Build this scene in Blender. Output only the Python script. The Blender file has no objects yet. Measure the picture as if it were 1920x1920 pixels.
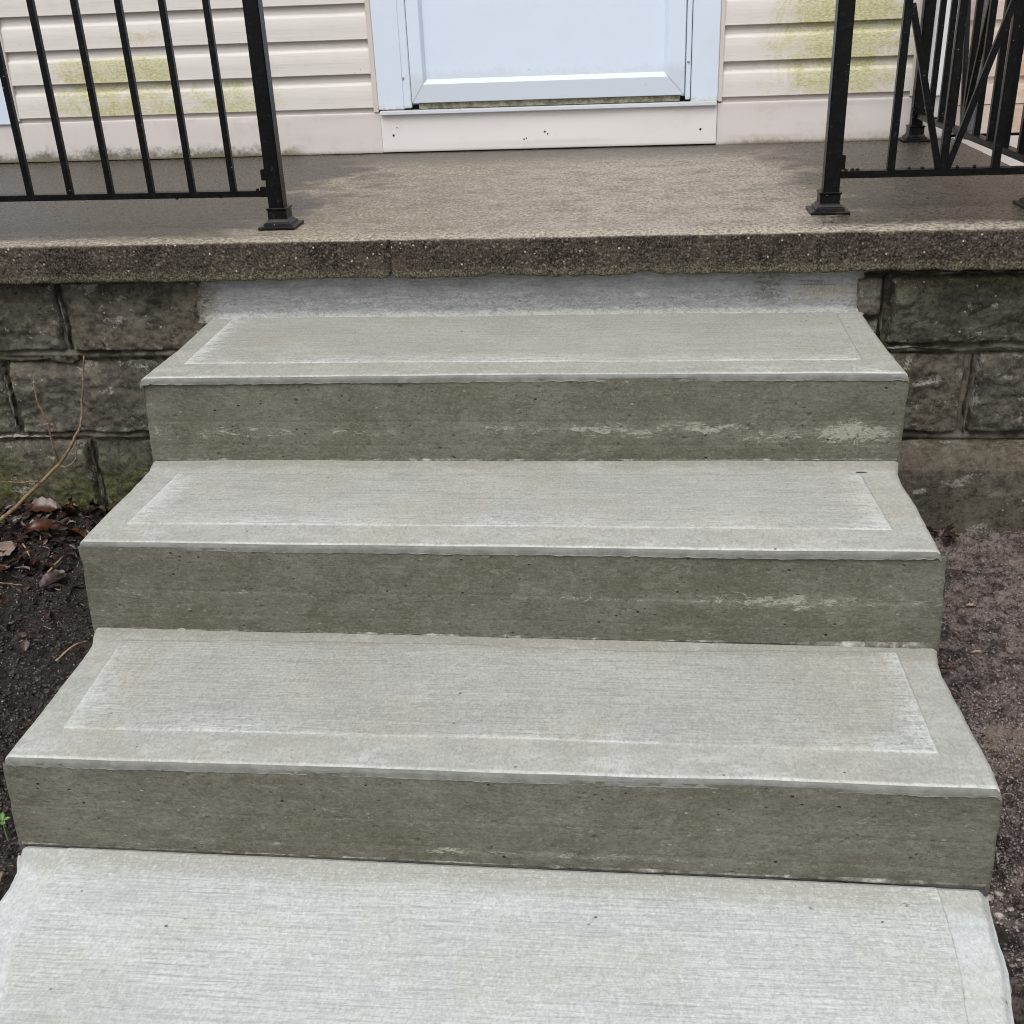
import bpy, bmesh, math, random
import numpy as np
from mathutils import Vector, Matrix

# ---------------------------------------------------------------- camera, sky, sun, exposure
scene = bpy.context.scene
C = scene.collection
cam_data = bpy.data.cameras.new("camera")
cam = bpy.data.objects.new("camera", cam_data)
C.objects.link(cam)
scene.camera = cam
cam_data.sensor_width = 36.0
cam_data.lens = 2070.9 / 1920.0 * 36.0
cam_data.clip_start = 0.02
cam_data.clip_end = 500.0
_right = Vector((0.9946, 0.0961, -0.0379))
_fwd = Vector((-0.1031, 0.8974, -0.4291)).normalized()
_right = (_right - _fwd * _right.dot(_fwd)).normalized()
_up = _right.cross(_fwd)
_m = Matrix((_right, _up, -_fwd)).transposed().to_4x4()
_m.translation = Vector((0.1991, -1.1957, 1.1222))
cam.matrix_world = _m

SUN_EL, SUN_AZ = math.radians(59), math.radians(195)     # high, behind the viewer's left shoulder
world = bpy.data.worlds.new("World")
scene.world = world
world.use_nodes = True
wn = world.node_tree.nodes
wl = world.node_tree.links
wn.clear()
w_out = wn.new("ShaderNodeOutputWorld")
w_bg = wn.new("ShaderNodeBackground")
w_sky = wn.new("ShaderNodeTexSky")
w_sky.sky_type = 'NISHITA'
w_sky.sun_disc = False
w_sky.sun_elevation = SUN_EL
w_sky.sun_rotation = SUN_AZ
w_sky.dust_density = 3.0
w_sky.ozone_density = 1.0
w_hsv = wn.new("ShaderNodeHueSaturation")
w_hsv.inputs["Saturation"].default_value = 0.22
wl.new(w_sky.outputs[0], w_hsv.inputs["Color"])
wl.new(w_hsv.outputs[0], w_bg.inputs["Color"])
w_bg.inputs["Strength"].default_value = 0.15
wl.new(w_bg.outputs[0], w_out.inputs["Surface"])

sun_data = bpy.data.lights.new("sun", 'SUN')
sun_data.energy = 1.75
sun_data.angle = math.radians(48)
sun_data.color = (1.0, 0.985, 0.96)
sun = bpy.data.objects.new("sun", sun_data)
C.objects.link(sun)
_sd = Vector((math.sin(SUN_AZ) * math.cos(SUN_EL), math.cos(SUN_AZ) * math.cos(SUN_EL), math.sin(SUN_EL)))
sun.rotation_euler = _sd.to_track_quat('Z', 'Y').to_euler()
sun.location = (0, -2, 6)

scene.view_settings.view_transform = 'Standard'
scene.view_settings.look = 'None'
scene.view_settings.gamma = 1.0
scene.view_settings.use_curve_mapping = False
scene.view_settings.exposure = 0.13
scene.cycles.use_denoising = True
scene.cycles.pixel_filter_type = 'BLACKMAN_HARRIS'
scene.cycles.filter_width = 1.05


# ---------------------------------------------------------------- numeric noise
rng = random.Random(7)


def _hash(ix, iy, seed):
    h = (ix.astype(np.int64) * 374761393 + iy.astype(np.int64) * 668265263 + seed * 974634777) & 0xFFFFFFFF
    h = ((h ^ (h >> 13)) * 1274126177) & 0xFFFFFFFF
    return ((h ^ (h >> 16)) & 0xFFFFFF) / float(0xFFFFFF)


def vnoise(x, y, seed=0):
    x = np.asarray(x, float); y = np.asarray(y, float)
    ix = np.floor(x); iy = np.floor(y)
    fx = x - ix; fy = y - iy
    fx = fx * fx * (3 - 2 * fx); fy = fy * fy * (3 - 2 * fy)
    a = _hash(ix, iy, seed); b = _hash(ix + 1, iy, seed)
    c = _hash(ix, iy + 1, seed); d = _hash(ix + 1, iy + 1, seed)
    return (a + (b - a) * fx) * (1 - fy) + (c + (d - c) * fx) * fy


def fbm(x, y, octaves=4, seed=0, gain=0.5):
    t = 0; amp = 1; tot = 0
    for o in range(octaves):
        t = t + amp * (vnoise(x * 2 ** o + 17.3 * o, y * 2 ** o - 9.1 * o, seed + o) * 2 - 1)
        tot += amp; amp *= gain
    return t / tot


def sstep(a, b, x):
    t = np.clip((x - a) / (b - a), 0, 1)
    return t * t * (3 - 2 * t)


# ---------------------------------------------------------------- mesh helpers
def tag(o, label=None, cat=None, group=None, kind=None):
    if label: o['label'] = label
    if cat: o['category'] = cat
    if group: o['group'] = group
    if kind: o['kind'] = kind
    return o


def empty(name, loc, label, cat, group=None):
    o = bpy.data.objects.new(name, None)
    o.empty_display_size = 0.1
    C.objects.link(o)
    o.location = loc
    return tag(o, label, cat, group)


def link(name, me, parent=None, mat=None):
    o = bpy.data.objects.new(name, me)
    C.objects.link(o)
    if mat is not None and len(me.materials) == 0:
        me.materials.append(mat)
    if parent is not None:
        o.parent = parent
        p = Vector((0, 0, 0))
        q = parent
        while q is not None:
            p += q.location
            q = q.parent
        o.location = -p          # meshes are written in world coordinates
    return o


def mesh_from(V, F, smooth=False, attrs=None):
    """V (n,3), F (m,4) quads or list of faces"""
    me = bpy.data.meshes.new("mesh")
    V = np.asarray(V, np.float32)
    if isinstance(F, np.ndarray):
        m = len(F)
        me.vertices.add(len(V)); me.vertices.foreach_set("co", V.ravel())
        me.loops.add(m * 4); me.loops.foreach_set("vertex_index", F.astype(np.int32).ravel())
        me.polygons.add(m)
        me.polygons.foreach_set("loop_start", np.arange(0, m * 4, 4, dtype=np.int32))
        me.update(calc_edges=True)
    else:
        me.from_pydata([tuple(v) for v in V], [], F)
    me.polygons.foreach_set("use_smooth", [smooth] * len(me.polygons))
    if attrs:
        for k, a in attrs.items():
            at = me.attributes.new(k, 'FLOAT', 'POINT')
            at.data.foreach_set("value", np.asarray(a, np.float32).ravel())
    me.validate()
    me.update()
    return me


def grid_faces(nu, nv, flip=False, off=0):
    i = np.arange(nu - 1)[:, None]; j = np.arange(nv - 1)[None, :]
    a = i * nv + j
    f = np.stack([a, a + nv, a + nv + 1, a + 1], -1).reshape(-1, 4)
    return (f[:, ::-1] if flip else f) + off


def grid_obj(name, P, mat, parent=None, attrs=None, flip=False, smooth=True):
    nu, nv = P.shape[:2]
    me = mesh_from(P.reshape(-1, 3), grid_faces(nu, nv, flip), smooth, attrs)
    return link(name, me, parent, mat)


def join_grids(parts):
    """parts: list of (P, flip, attrs) -> one V,F,attrs"""
    V = []; F = []; A = {}
    off = 0
    keys = set(k for p in parts for k in p[2])
    for P, flip, at in parts:
        nu, nv = P.shape[:2]
        V.append(P.reshape(-1, 3)); F.append(grid_faces(nu, nv, flip, off))
        for k in keys:
            A.setdefault(k, []).append(np.asarray(at.get(k, np.full((nu, nv), -1.0))).reshape(-1))
        off += nu * nv
    return np.concatenate(V), np.concatenate(F), {k: np.concatenate(v) for k, v in A.items()}


def bm_obj(name, bm, mat, parent=None, smooth=False, bevel=0.0, segs=2):
    if bevel > 0:
        bmesh.ops.bevel(bm, geom=list(bm.edges), offset=bevel, segments=segs, affect='EDGES', clamp_overlap=True)
    bmesh.ops.recalc_face_normals(bm, faces=list(bm.faces))
    me = bpy.data.meshes.new(name)
    bm.to_mesh(me); bm.free()
    me.polygons.foreach_set("use_smooth", [smooth] * len(me.polygons))
    return link(name, me, parent, mat)


def add_box(bm, x0, x1, y0, y1, z0, z1):
    v = [bm.verts.new((x, y, z)) for x in (x0, x1) for y in (y0, y1) for z in (z0, z1)]
    for f in ((0, 1, 3, 2), (4, 6, 7, 5), (0, 4, 5, 1), (2, 3, 7, 6), (0, 2, 6, 4), (1, 5, 7, 3)):
        bm.faces.new([v[i] for i in f])


def box(name, x0, x1, y0, y1, z0, z1, mat, parent=None, bevel=0.0):
    bm = bmesh.new()
    add_box(bm, x0, x1, y0, y1, z0, z1)
    return bm_obj(name, bm, mat, parent, False, bevel)


def add_bar(bm, a, b, w, d, side=None):
    """square bar between points a and b, w across 'side', d across the other way"""
    a = Vector(a); b = Vector(b)
    t = (b - a).normalized()
    s = Vector(side) if side else Vector((1, 0, 0))
    s = (s - t * s.dot(t)).normalized()
    n = t.cross(s)
    vs = []
    for p in (a, b):
        for i, j in ((-1, -1), (1, -1), (1, 1), (-1, 1)):
            vs.append(bm.verts.new(p + s * (w / 2 * i) + n * (d / 2 * j)))
    bm.faces.new(vs[0:4][::-1]); bm.faces.new(vs[4:8])
    for k in range(4):
        bm.faces.new((vs[k], vs[(k + 1) % 4], vs[4 + (k + 1) % 4], vs[4 + k]))


def bar(name, a, b, w, d, mat, parent=None, side=None, bevel=0.0015):
    bm = bmesh.new()
    add_bar(bm, a, b, w, d, side)
    return bm_obj(name, bm, mat, parent, False, bevel)


def add_tube(bm, pts, radii, n=7):
    pts = [Vector(p) for p in pts]
    rings = []
    for i, p in enumerate(pts):
        t = (pts[min(i + 1, len(pts) - 1)] - pts[max(i - 1, 0)]).normalized()
        s = t.cross(Vector((0.3, 0.2, 1))).normalized()
        q = t.cross(s)
        rings.append([bm.verts.new(p + (s * math.cos(2 * math.pi * k / n) + q * math.sin(2 * math.pi * k / n)) * radii[i]) for k in range(n)])
    for r0, r1 in zip(rings, rings[1:]):
        for k in range(n):
            bm.faces.new((r0[k], r0[(k + 1) % n], r1[(k + 1) % n], r1[k]))
    bm.faces.new(rings[0][::-1]); bm.faces.new(rings[-1])


def smooth_path(pts, sub=5, jitter=0.0, seed=1):
    r = random.Random(seed)
    pts = [Vector(p) for p in pts]
    out = []
    for i in range(len(pts) - 1):
        p0 = pts[max(i - 1, 0)]; p1 = pts[i]; p2 = pts[i + 1]; p3 = pts[min(i + 2, len(pts) - 1)]
        for k in range(sub):
            t = k / sub
            q = 0.5 * ((2 * p1) + (p2 - p0) * t + (2 * p0 - 5 * p1 + 4 * p2 - p3) * t * t + (3 * p1 - p0 - 3 * p2 + p3) * t ** 3)
            out.append(q + Vector((r.uniform(-1, 1), r.uniform(-1, 1), r.uniform(-1, 1))) * jitter)
    out.append(pts[-1])
    return out


# ---------------------------------------------------------------- material helper
class Mat:
    def __init__(self, name):
        self.m = bpy.data.materials.new(name)
        self.m.use_nodes = True
        self.t = self.m.node_tree
        self.t.nodes.clear()
        self.out = self.t.nodes.new("ShaderNodeOutputMaterial")
        self.b = self.t.nodes.new("ShaderNodeBsdfPrincipled")
        self.t.links.new(self.b.outputs[0], self.out.inputs["Surface"])
        self.geo = self.t.nodes.new("ShaderNodeNewGeometry")
        self.P = self.geo.outputs["Position"]
        self._sep = None

    def put(self, sock, v):
        if v is None: return
        if isinstance(v, bpy.types.NodeSocket):
            self.t.links.new(v, sock)
        elif isinstance(v, (tuple, list)) and len(v) == 3 and sock.type == 'RGBA':
            sock.default_value = (*v, 1)
        else:
            sock.default_value = v

    def mul(self, vec, s):
        n = self.t.nodes.new("ShaderNodeVectorMath"); n.operation = 'MULTIPLY'
        self.put(n.inputs[0], vec); n.inputs[1].default_value = s
        return n.outputs[0]

    def xyz(self):
        if self._sep is None:
            n = self.t.nodes.new("ShaderNodeSeparateXYZ")
            self.put(n.inputs[0], self.P)
            self._sep = n.outputs
        return self._sep

    def noise(self, scale, detail=4, rough=0.55, stretch=None, off=0.0, dist=0.0, vec=None):
        n = self.t.nodes.new("ShaderNodeTexNoise")
        v = vec if vec is not None else self.P
        if stretch: v = self.mul(v, stretch)
        if off:
            a = self.t.nodes.new("ShaderNodeVectorMath"); a.operation = 'ADD'
            self.put(a.inputs[0], v); a.inputs[1].default_value = (off, off * .7, -off)
            v = a.outputs[0]
        self.put(n.inputs["Vector"], v)
        n.inputs["Scale"].default_value = scale
        n.inputs["Detail"].default_value = detail
        n.inputs["Roughness"].default_value = rough
        n.inputs["Distortion"].default_value = dist
        return n.outputs["Fac"]

    def voro(self, scale, feature='F1', stretch=None, rnd=1.0, out="Distance", off=0.0):
        n = self.t.nodes.new("ShaderNodeTexVoronoi")
        n.feature = feature
        v = self.P
        if stretch: v = self.mul(v, stretch)
        if off:
            a = self.t.nodes.new("ShaderNodeVectorMath"); a.operation = 'ADD'
            self.put(a.inputs[0], v); a.inputs[1].default_value = (off, off, off)
            v = a.outputs[0]
        self.put(n.inputs["Vector"], v)
        n.inputs["Scale"].default_value = scale
        n.inputs["Randomness"].default_value = rnd
        return n.outputs[out]

    def math(self, op, a, b=None, c=None):
        n = self.t.nodes.new("ShaderNodeMath"); n.operation = op
        self.put(n.inputs[0], a)
        if b is not None: self.put(n.inputs[1], b)
        if c is not None: self.put(n.inputs[2], c)
        return n.outputs[0]

    def sm(self, v, a, b):                       # smoothstep a -> b
        n = self.t.nodes.new("ShaderNodeMapRange")
        n.interpolation_type = 'SMOOTHSTEP'
        self.put(n.inputs["Value"], v)
        lo, hi, t0, t1 = (a, b, 0.0, 1.0) if a < b else (b, a, 1.0, 0.0)
        n.inputs["From Min"].default_value = lo; n.inputs["From Max"].default_value = hi
        n.inputs["To Min"].default_value = t0; n.inputs["To Max"].default_value = t1
        return n.outputs[0]

    def mix(self, f, a, b, mode='MIX'):
        n = self.t.nodes.new("ShaderNodeMix"); n.data_type = 'RGBA'; n.blend_type = mode
        self.put(n.inputs[0], f); self.put(n.inputs[6], a); self.put(n.inputs[7], b)
        return n.outputs[2]

    def attr(self, name):
        n = self.t.nodes.new("ShaderNodeAttribute"); n.attribute_name = name
        return n.outputs["Fac"]

    def rand(self):
        n = self.t.nodes.new("ShaderNodeObjectInfo")
        return n.outputs["Random"]

    def bump(self, h, strength, dist, prev=None):
        n = self.t.nodes.new("ShaderNodeBump")
        n.inputs["Strength"].default_value = strength
        n.inputs["Distance"].default_value = dist
        self.put(n.inputs["Height"], h)
        if prev is not None: self.put(n.inputs["Normal"], prev)
        return n.outputs[0]

    def done(self, col, rough, normal=None, spec=0.5, metal=0.0, coat=0.0):
        self.put(self.b.inputs["Base Color"], col)
        self.put(self.b.inputs["Roughness"], rough)
        self.put(self.b.inputs["Specular IOR Level"], spec)
        self.put(self.b.inputs["Metallic"], metal)
        if coat: self.b.inputs["Coat Weight"].default_value = coat; self.b.inputs["Coat Roughness"].default_value = 0.15
        if normal is not None: self.put(self.b.inputs["Normal"], normal)
        return self.m

    def box(self, x0, x1, z0, z1, fx, fz):
        X, Y, Z = self.xyz()
        m = self.math('MULTIPLY', self.sm(X, x0, x0 + fx), self.sm(X, x1, x1 - fx))
        m2 = self.math('MULTIPLY', self.sm(Z, z0, z0 + fz), self.sm(Z, z1, z1 - fz))
        return self.math('MULTIPLY', m, m2)


def g3(v, k=1.0):
    return tuple(c * k for c in v)


# --- broom-finished tread / walkway concrete; sd = distance inside the broomed panel, nd = distance from the nose
def concrete_tread(name, base, band, broom, off, white=1.0, lineamt=.12):
    m = Mat(name)
    sd = m.attr("sd"); nd = m.attr("nd"); wh = m.attr("wh"); bk = m.attr("bk")
    wob = m.math('SUBTRACT', m.noise(60, 3, .6, (1, 1, 1), off), .5)
    sdw = m.math('ADD', sd, m.math('MULTIPLY', wob, .0035))
    panel = m.sm(sdw, -.001, .0018)
    big = m.noise(3.0, 5, .6, (1, 1.6, 1), off)
    med = m.noise(17, 6, .7, (1, 2.0, 1), off + 3)
    bend = m.noise(1, 5, .75, (9, 95, 100), off, .5)          # broom strokes, broad
    hair = m.noise(1, 5, .8, (26, 210, 200), off + 5, .7)      # broom strokes, hair-fine and broken
    scr = m.noise(1, 3, .65, (5, 170, 200), off + 7, .25)
    grain = m.noise(230, 4, .8, (1, .62, 1), off)
    crin = m.noise(95, 6, .8, (1, .75, 1), off + 2, .8)
    colp = m.mix(m.sm(big, .3, .7), g3(base, .90), g3(base, 1.08))
    colp = m.mix(m.math('MULTIPLY', m.sm(bend, .46, .72), broom), colp, g3(base, 1.32))
    colp = m.mix(m.math('MULTIPLY', m.sm(bend, .50, .28), broom), colp, g3(base, .74))
    colp = m.mix(m.math('MULTIPLY', m.sm(hair, .53, .75), broom), colp, g3(base, 1.38))
    colp = m.mix(m.math('MULTIPLY', m.sm(hair, .46, .27), broom), colp, g3(base, .62))
    colp = m.mix(m.math('MULTIPLY', m.math('MULTIPLY', m.sm(scr, .43, .36), m.sm(med, .36, .55)), m.math('MULTIPLY', broom, .9)), colp, g3(base, .52))
    X_, Y_, Z_ = m.xyz()
    ph = m.math('ADD', m.math('MULTIPLY', Y_, 6.2832 / .0078), m.math('MULTIPLY', m.noise(1, 4, .6, (5, 40, 10), off + 70), 16.0))
    lines = m.math('SINE', ph)
    lgate = m.sm(m.noise(1, 4, .65, (12, 30, 20), off + 75), .38, .60)
    colp = m.mix(m.math('MULTIPLY', m.math('MULTIPLY', m.sm(lines, .35, .95), lgate), lineamt), colp, g3(base, .66))
    colp = m.mix(m.math('MULTIPLY', m.math('MULTIPLY', m.sm(lines, -.3, -.9), lgate), lineamt * .6), colp, g3(base, 1.25))
    colb = m.mix(m.sm(med, .36, .66), g3(band, .92), g3(band, 1.1))
    colb = m.mix(m.math('MULTIPLY', m.sm(hair, .52, .75), .35), colb, g3(band, 1.3))
    col = m.mix(panel, colb, colp)
    W = (.58, .595, .58)
    patch = m.sm(m.noise(4.5, 4, .6, (1, 1, 1), off + 9), .38, .62)
    e1 = m.math('MULTIPLY', m.sm(sdw, -.0005, .001), m.sm(sdw, .006, .002))
    e1 = m.math('MULTIPLY', e1, m.math('MULTIPLY_ADD', patch, .6, .1))
    halo = m.math('MULTIPLY', m.sm(sdw, -.001, .003), m.sm(sdw, .06, .004))
    halo = m.math('MULTIPLY', halo, m.math('MULTIPLY', patch, m.sm(m.math('ADD', hair, m.math('MULTIPLY', crin, .6)), .70, .90)))
    e2 = m.math('MULTIPLY', m.sm(m.math('ADD', nd, m.math('MULTIPLY', wob, .005)), .0050, .0015), m.math('MULTIPLY_ADD', patch, .5, .3))
    blot = m.noise(9, 6, .75, (1, 2.0, 1), off + 13)
    e3 = m.math('MULTIPLY', m.sm(nd, .075, .01), m.math('MULTIPLY', m.sm(m.math('ADD', blot, m.math('MULTIPLY', m.math('SUBTRACT', crin, .5), .35)), .50, .66), .6))
    whs = m.math('MULTIPLY', m.sm(m.math('ADD', m.math('ADD', m.math('MULTIPLY', wh, .54), m.math('MULTIPLY', hair, .8)), m.math('MULTIPLY', crin, .5)), .74, 1.10), m.sm(wh, .03, .25))
    halo = m.math('ADD', halo, m.math('MULTIPLY', whs, panel))
    wm = m.math('MINIMUM', m.math('MULTIPLY', m.math('ADD', m.math('ADD', e1, halo), m.math('ADD', e2, e3)), white), 1.0)
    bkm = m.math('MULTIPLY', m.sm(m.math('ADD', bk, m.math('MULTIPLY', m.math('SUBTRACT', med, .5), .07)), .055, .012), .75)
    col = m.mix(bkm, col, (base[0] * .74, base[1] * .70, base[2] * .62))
    col = m.mix(m.math('MULTIPLY', wm, .85), col, W)
    col = m.mix(m.math('MULTIPLY', m.sm(m.math('ADD', m.noise(6, 6, .75, (1, 1.8, 1), off + 25), m.math('MULTIPLY', m.math('SUBTRACT', crin, .5), .3)), .52, .68), .32), col, g3(base, 1.35))
    stain = m.math('MULTIPLY', m.sm(m.math('ADD', m.noise(7, 6, .75, (1, 2.2, 1), off + 20), m.math('MULTIPLY', m.math('SUBTRACT', crin, .5), .3)), .52, .70), .45)
    col = m.mix(stain, col, g3(base, .70))
    tan = m.math('MULTIPLY', m.sm(m.noise(5, 4, .6, None, off + 31), .48, .68), .38)
    col = m.mix(tan, col, (base[0] * .93, base[1] * .86, base[2] * .72))
    col = m.mix(m.math('MULTIPLY', m.sm(crin, .485, .39), .36), col, g3(base, .68))
    col = m.mix(m.math('MULTIPLY', m.sm(crin, .53, .63), .32), col, g3(base, 1.30))
    col = m.mix(m.math('MULTIPLY', m.sm(grain, .49, .38), .42), col, g3(base, .62))
    col = m.mix(m.math('MULTIPLY', m.sm(grain, .53, .64), .36), col, g3(base, 1.4))
    sp = m.sm(m.math('ADD', m.voro(30, 'F1', (1, 1.3, 1), off=off), m.math('MULTIPLY', m.math('SUBTRACT', grain, .5), .12)), .085, .05)
    spk = m.math('MULTIPLY', sp, m.sm(m.noise(11, 2, .5, None, off + 40), .57, .62))
    col = m.mix(m.math('MULTIPLY', spk, .8), col, (.07, .065, .055))
    n1 = m.bump(m.math('MULTIPLY', bend, panel), .5, .003)
    n1 = m.bump(m.math('MULTIPLY', hair, panel), .5, .002, n1)
    n1 = m.bump(med, .3, .003, n1)
    n1 = m.bump(crin, .5, .0022, n1)
    n1 = m.bump(grain, .5, .0012, n1)
    n1 = m.bump(spk, .6, -.0015, n1)
    rough = m.math('MULTIPLY_ADD', med, .2, .66)
    return m.done(col, rough, n1, .3)


def concrete_riser(name, base, off):
    m = Mat(name)
    patch = m.attr("patch")
    big = m.noise(4.5, 5, .65, (1, 1, 1.8), off)
    med = m.noise(22, 7, .75, (1, 1, 1.7), off + 2, .4)
    streak = m.noise(1, 5, .8, (30, 30, 170), off, .9)
    grain = m.noise(240, 4, .8, None, off)
    crin = m.noise(125, 6, .82, (1, 1, 1.5), off + 3, .8)
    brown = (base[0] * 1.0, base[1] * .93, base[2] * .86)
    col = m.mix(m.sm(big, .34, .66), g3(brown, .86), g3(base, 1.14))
    col = m.mix(m.math('MULTIPLY', m.sm(med, .51, .63), .50), col, g3(base, 1.45))
    col = m.mix(m.math('MULTIPLY', m.sm(med, .48, .37), .55), col, g3(brown, .66))
    col = m.mix(m.math('MULTIPLY', m.sm(streak, .53, .75), .35), col, g3(base, 1.55))
    col = m.mix(m.math('MULTIPLY', m.sm(streak, .46, .25), .35), col, g3(base, .62))
    dr = m.sm(m.noise(15, 7, .78, (1, 1, 2.4), off + 8, .8), .59, .635)
    dr = m.math('MULTIPLY', dr, m.sm(m.noise(4, 3, .5, None, off + 60), .42, .6))
    col = m.mix(m.math('MULTIPLY', dr, .6), col, g3(base, 1.8))
    col = m.mix(m.math('MULTIPLY', m.sm(patch, .05, .5), m.math('MULTIPLY', m.sm(med, .35, .6), .5)), col, g3(base, 1.55))
    pm = m.math('ADD', patch, m.math('MULTIPLY', m.math('SUBTRACT', m.noise(26, 8, .82, (1, 1, 2.3), off + 6, 1.2), .5), 3.3))
    pm = m.math('ADD', pm, m.math('MULTIPLY', m.math('SUBTRACT', streak, .5), 1.1))
    pmm = m.math('MULTIPLY', m.sm(pm, .56, .68), m.sm(patch, .02, .12))
    col = m.mix(m.math('MULTIPLY', pmm, .85), col, (.36, .35, .29))
    col = m.mix(m.math('MULTIPLY', m.sm(crin, .485, .40), .60), col, g3(brown, .55))
    col = m.mix(m.math('MULTIPLY', m.sm(crin, .535, .62), .55), col, g3(base, 1.65))
    col = m.mix(m.math('MULTIPLY', m.sm(grain, .5, .3), .4), col, g3(base, .5))
    col = m.mix(m.math('MULTIPLY', m.sm(grain, .55, .75), .4), col, g3(base, 1.8))
    v = m.math('ADD', m.voro(80, 'F1', (.8, .8, 1.3), off=off), m.math('MULTIPLY', m.math('SUBTRACT', grain, .5), .35))
    gate = m.noise(9, 2, .5, None, off + 50)
    vr = m.t.nodes.new("ShaderNodeSeparateColor"); m.put(vr.inputs[0], m.voro(80, 'F1', (.8, .8, 1.3), off=off, out="Color"))
    rad = m.math('MULTIPLY_ADD', m.math('POWER', vr.outputs[0], 2.5), .16, .02)
    hole = m.sm(m.math('DIVIDE', v, rad), 1.2, .7)
    hole = m.math('MULTIPLY', hole, m.sm(gate, .45, .54))
    col = m.mix(hole, col, (.02, .018, .014))
    v2 = m.math('ADD', m.voro(28, 'F1', (1, 1, 2.0), off=off + 9), m.math('MULTIPLY', m.math('SUBTRACT', crin, .5), .3))
    chip = m.math('MULTIPLY', m.sm(v2, .10, .05), m.sm(gate, .47, .42))
    col = m.mix(m.math('MULTIPLY', chip, .7), col, (.32, .31, .26))
    n1 = m.bump(med, .5, .004)
    n1 = m.bump(streak, .5, .0018, n1)
    n1 = m.bump(crin, .5, .002, n1)
    n1 = m.bump(hole, .8, -.003, n1)
    n1 = m.bump(dr, .35, .0008, n1)
    return m.done(col, m.math('MULTIPLY_ADD', med, .2, .6), n1, .25)


def concrete_nose():
    m = Mat("nosing_concrete")
    lip = m.attr("lip")
    med = m.noise(30, 6, .7, (1, 1, 1), 3)
    streak = m.noise(1, 4, .6, (8, 300, 500), 4)
    base = (.165, .165, .150)
    col = m.mix(m.sm(med, .35, .68), g3(base, .82), g3(base, 1.22))
    col = m.mix(m.math('MULTIPLY', m.sm(streak, .5, .75), .5), col, g3(base, 1.5))
    col = m.mix(m.math('MULTIPLY', m.sm(streak, .45, .25), .4), col, g3(base, .7))
    l = m.math('MULTIPLY', m.sm(m.math('ADD', lip, m.math('MULTIPLY', m.math('SUBTRACT', med, .5), 1.2)), .60, .85), m.sm(m.noise(14, 4, .7, None, 8), .32, .46))
    col = m.mix(m.math('MULTIPLY', l, .85), col, (.42, .415, .37))
    cr = m.noise(110, 6, .8, (1, 1.5, 1.5), 2, .8)
    col = m.mix(m.math('MULTIPLY', m.sm(cr, .47, .28), .55), col, g3(base, .5))
    col = m.mix(m.math('MULTIPLY', m.sm(cr, .55, .75), .5), col, g3(base, 1.7))
    n1 = m.bump(med, .5, .003)
    n1 = m.bump(cr, .5, .002, n1)
    return m.done(col, .72, n1, .35)


def concrete_bead():
    m = Mat("cement_bead")
    med = m.noise(60, 6, .75)
    col = m.mix(m.sm(m.noise(16, 5, .7, None, 3), .50, .66), m.mix(m.sm(med, .4, .6), (.07, .066, .052), (.15, .146, .12)), m.mix(m.sm(med, .35, .65), (.2, .195, .175), (.44, .435, .40)))
    return m.done(col, .8, m.bump(med, .8, .003), .3)


def parge_mat():
    m = Mat("parged_mortar")
    X, Y, Z = m.xyz()
    med = m.noise(14, 6, .7, (1, 1, 2.2))
    fine = m.noise(110, 5, .75, (1, 1, 1.8))
    cr = m.noise(38, 8, .8, (1, 1, 2.4), 5, 1.0)
    base = (.325, .330, .330)
    tx = m.noise(60, 7, .85, (1, 1, 1.9), 4, 1.0)
    tr = m.noise(1, 5, .75, (14, 14, 150), 6, .8)
    col = m.mix(m.sm(med, .34, .68), g3(base, .88), g3(base, 1.12))
    col = m.mix(m.math('MULTIPLY', m.sm(tx, .49, .40), .6), col, g3(base, .52))
    col = m.mix(m.math('MULTIPLY', m.sm(tx, .53, .63), .5), col, g3(base, 1.5))
    col = m.mix(m.math('MULTIPLY', m.sm(tr, .48, .38), .4), col, g3(base, .62))
    col = m.mix(m.math('MULTIPLY', m.sm(tr, .54, .66), .35), col, g3(base, 1.35))
    low = m.math('MULTIPLY', m.sm(m.math('ADD', Z, m.math('MULTIPLY', m.math('SUBTRACT', med, .5), .02)), .500, .487), .8)
    col = m.mix(low, col, (.48, .48, .46))
    tanp = m.math('MULTIPLY', m.box(.53, .69, .502, .55, .06, .02), .75)
    col = m.mix(tanp, col, (.34, .31, .25))
    dk = m.math('MULTIPLY', m.box(.44, .54, .49, .60, .04, .03), m.sm(fine, .4, .6))
    col = m.mix(m.math('MULTIPLY', dk, .85), col, (.11, .105, .09))
    crk = m.sm(m.math('ABSOLUTE', m.math('SUBTRACT', cr, .5)), .022, .004)
    crk = m.math('MULTIPLY', crk, m.math('MULTIPLY', m.sm(med, .36, .5), m.sm(Z, .545, .525)))
    col = m.mix(m.math('MULTIPLY', crk, .75), col, (.07, .07, .065))
    col = m.mix(m.math('MULTIPLY', m.sm(fine, .5, .3), .35), col, g3(base, .5))
    en = m.math('ADD', m.math('ABSOLUTE', m.math('ADD', X, .022)), m.math('MULTIPLY', m.math('SUBTRACT', m.noise(14, 6, .75), .5), .13))
    en = m.sm(en, .662, .722)
    col = m.mix(m.math('MULTIPLY', en, .9), col, m.mix(m.sm(fine, .4, .6), (.035, .030, .020), (.20, .18, .13)))
    n1 = m.bump(cr, .6, .006)
    n1 = m.bump(tx, .7, .003, n1)
    return m.done(col, .78, n1, .3)


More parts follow.
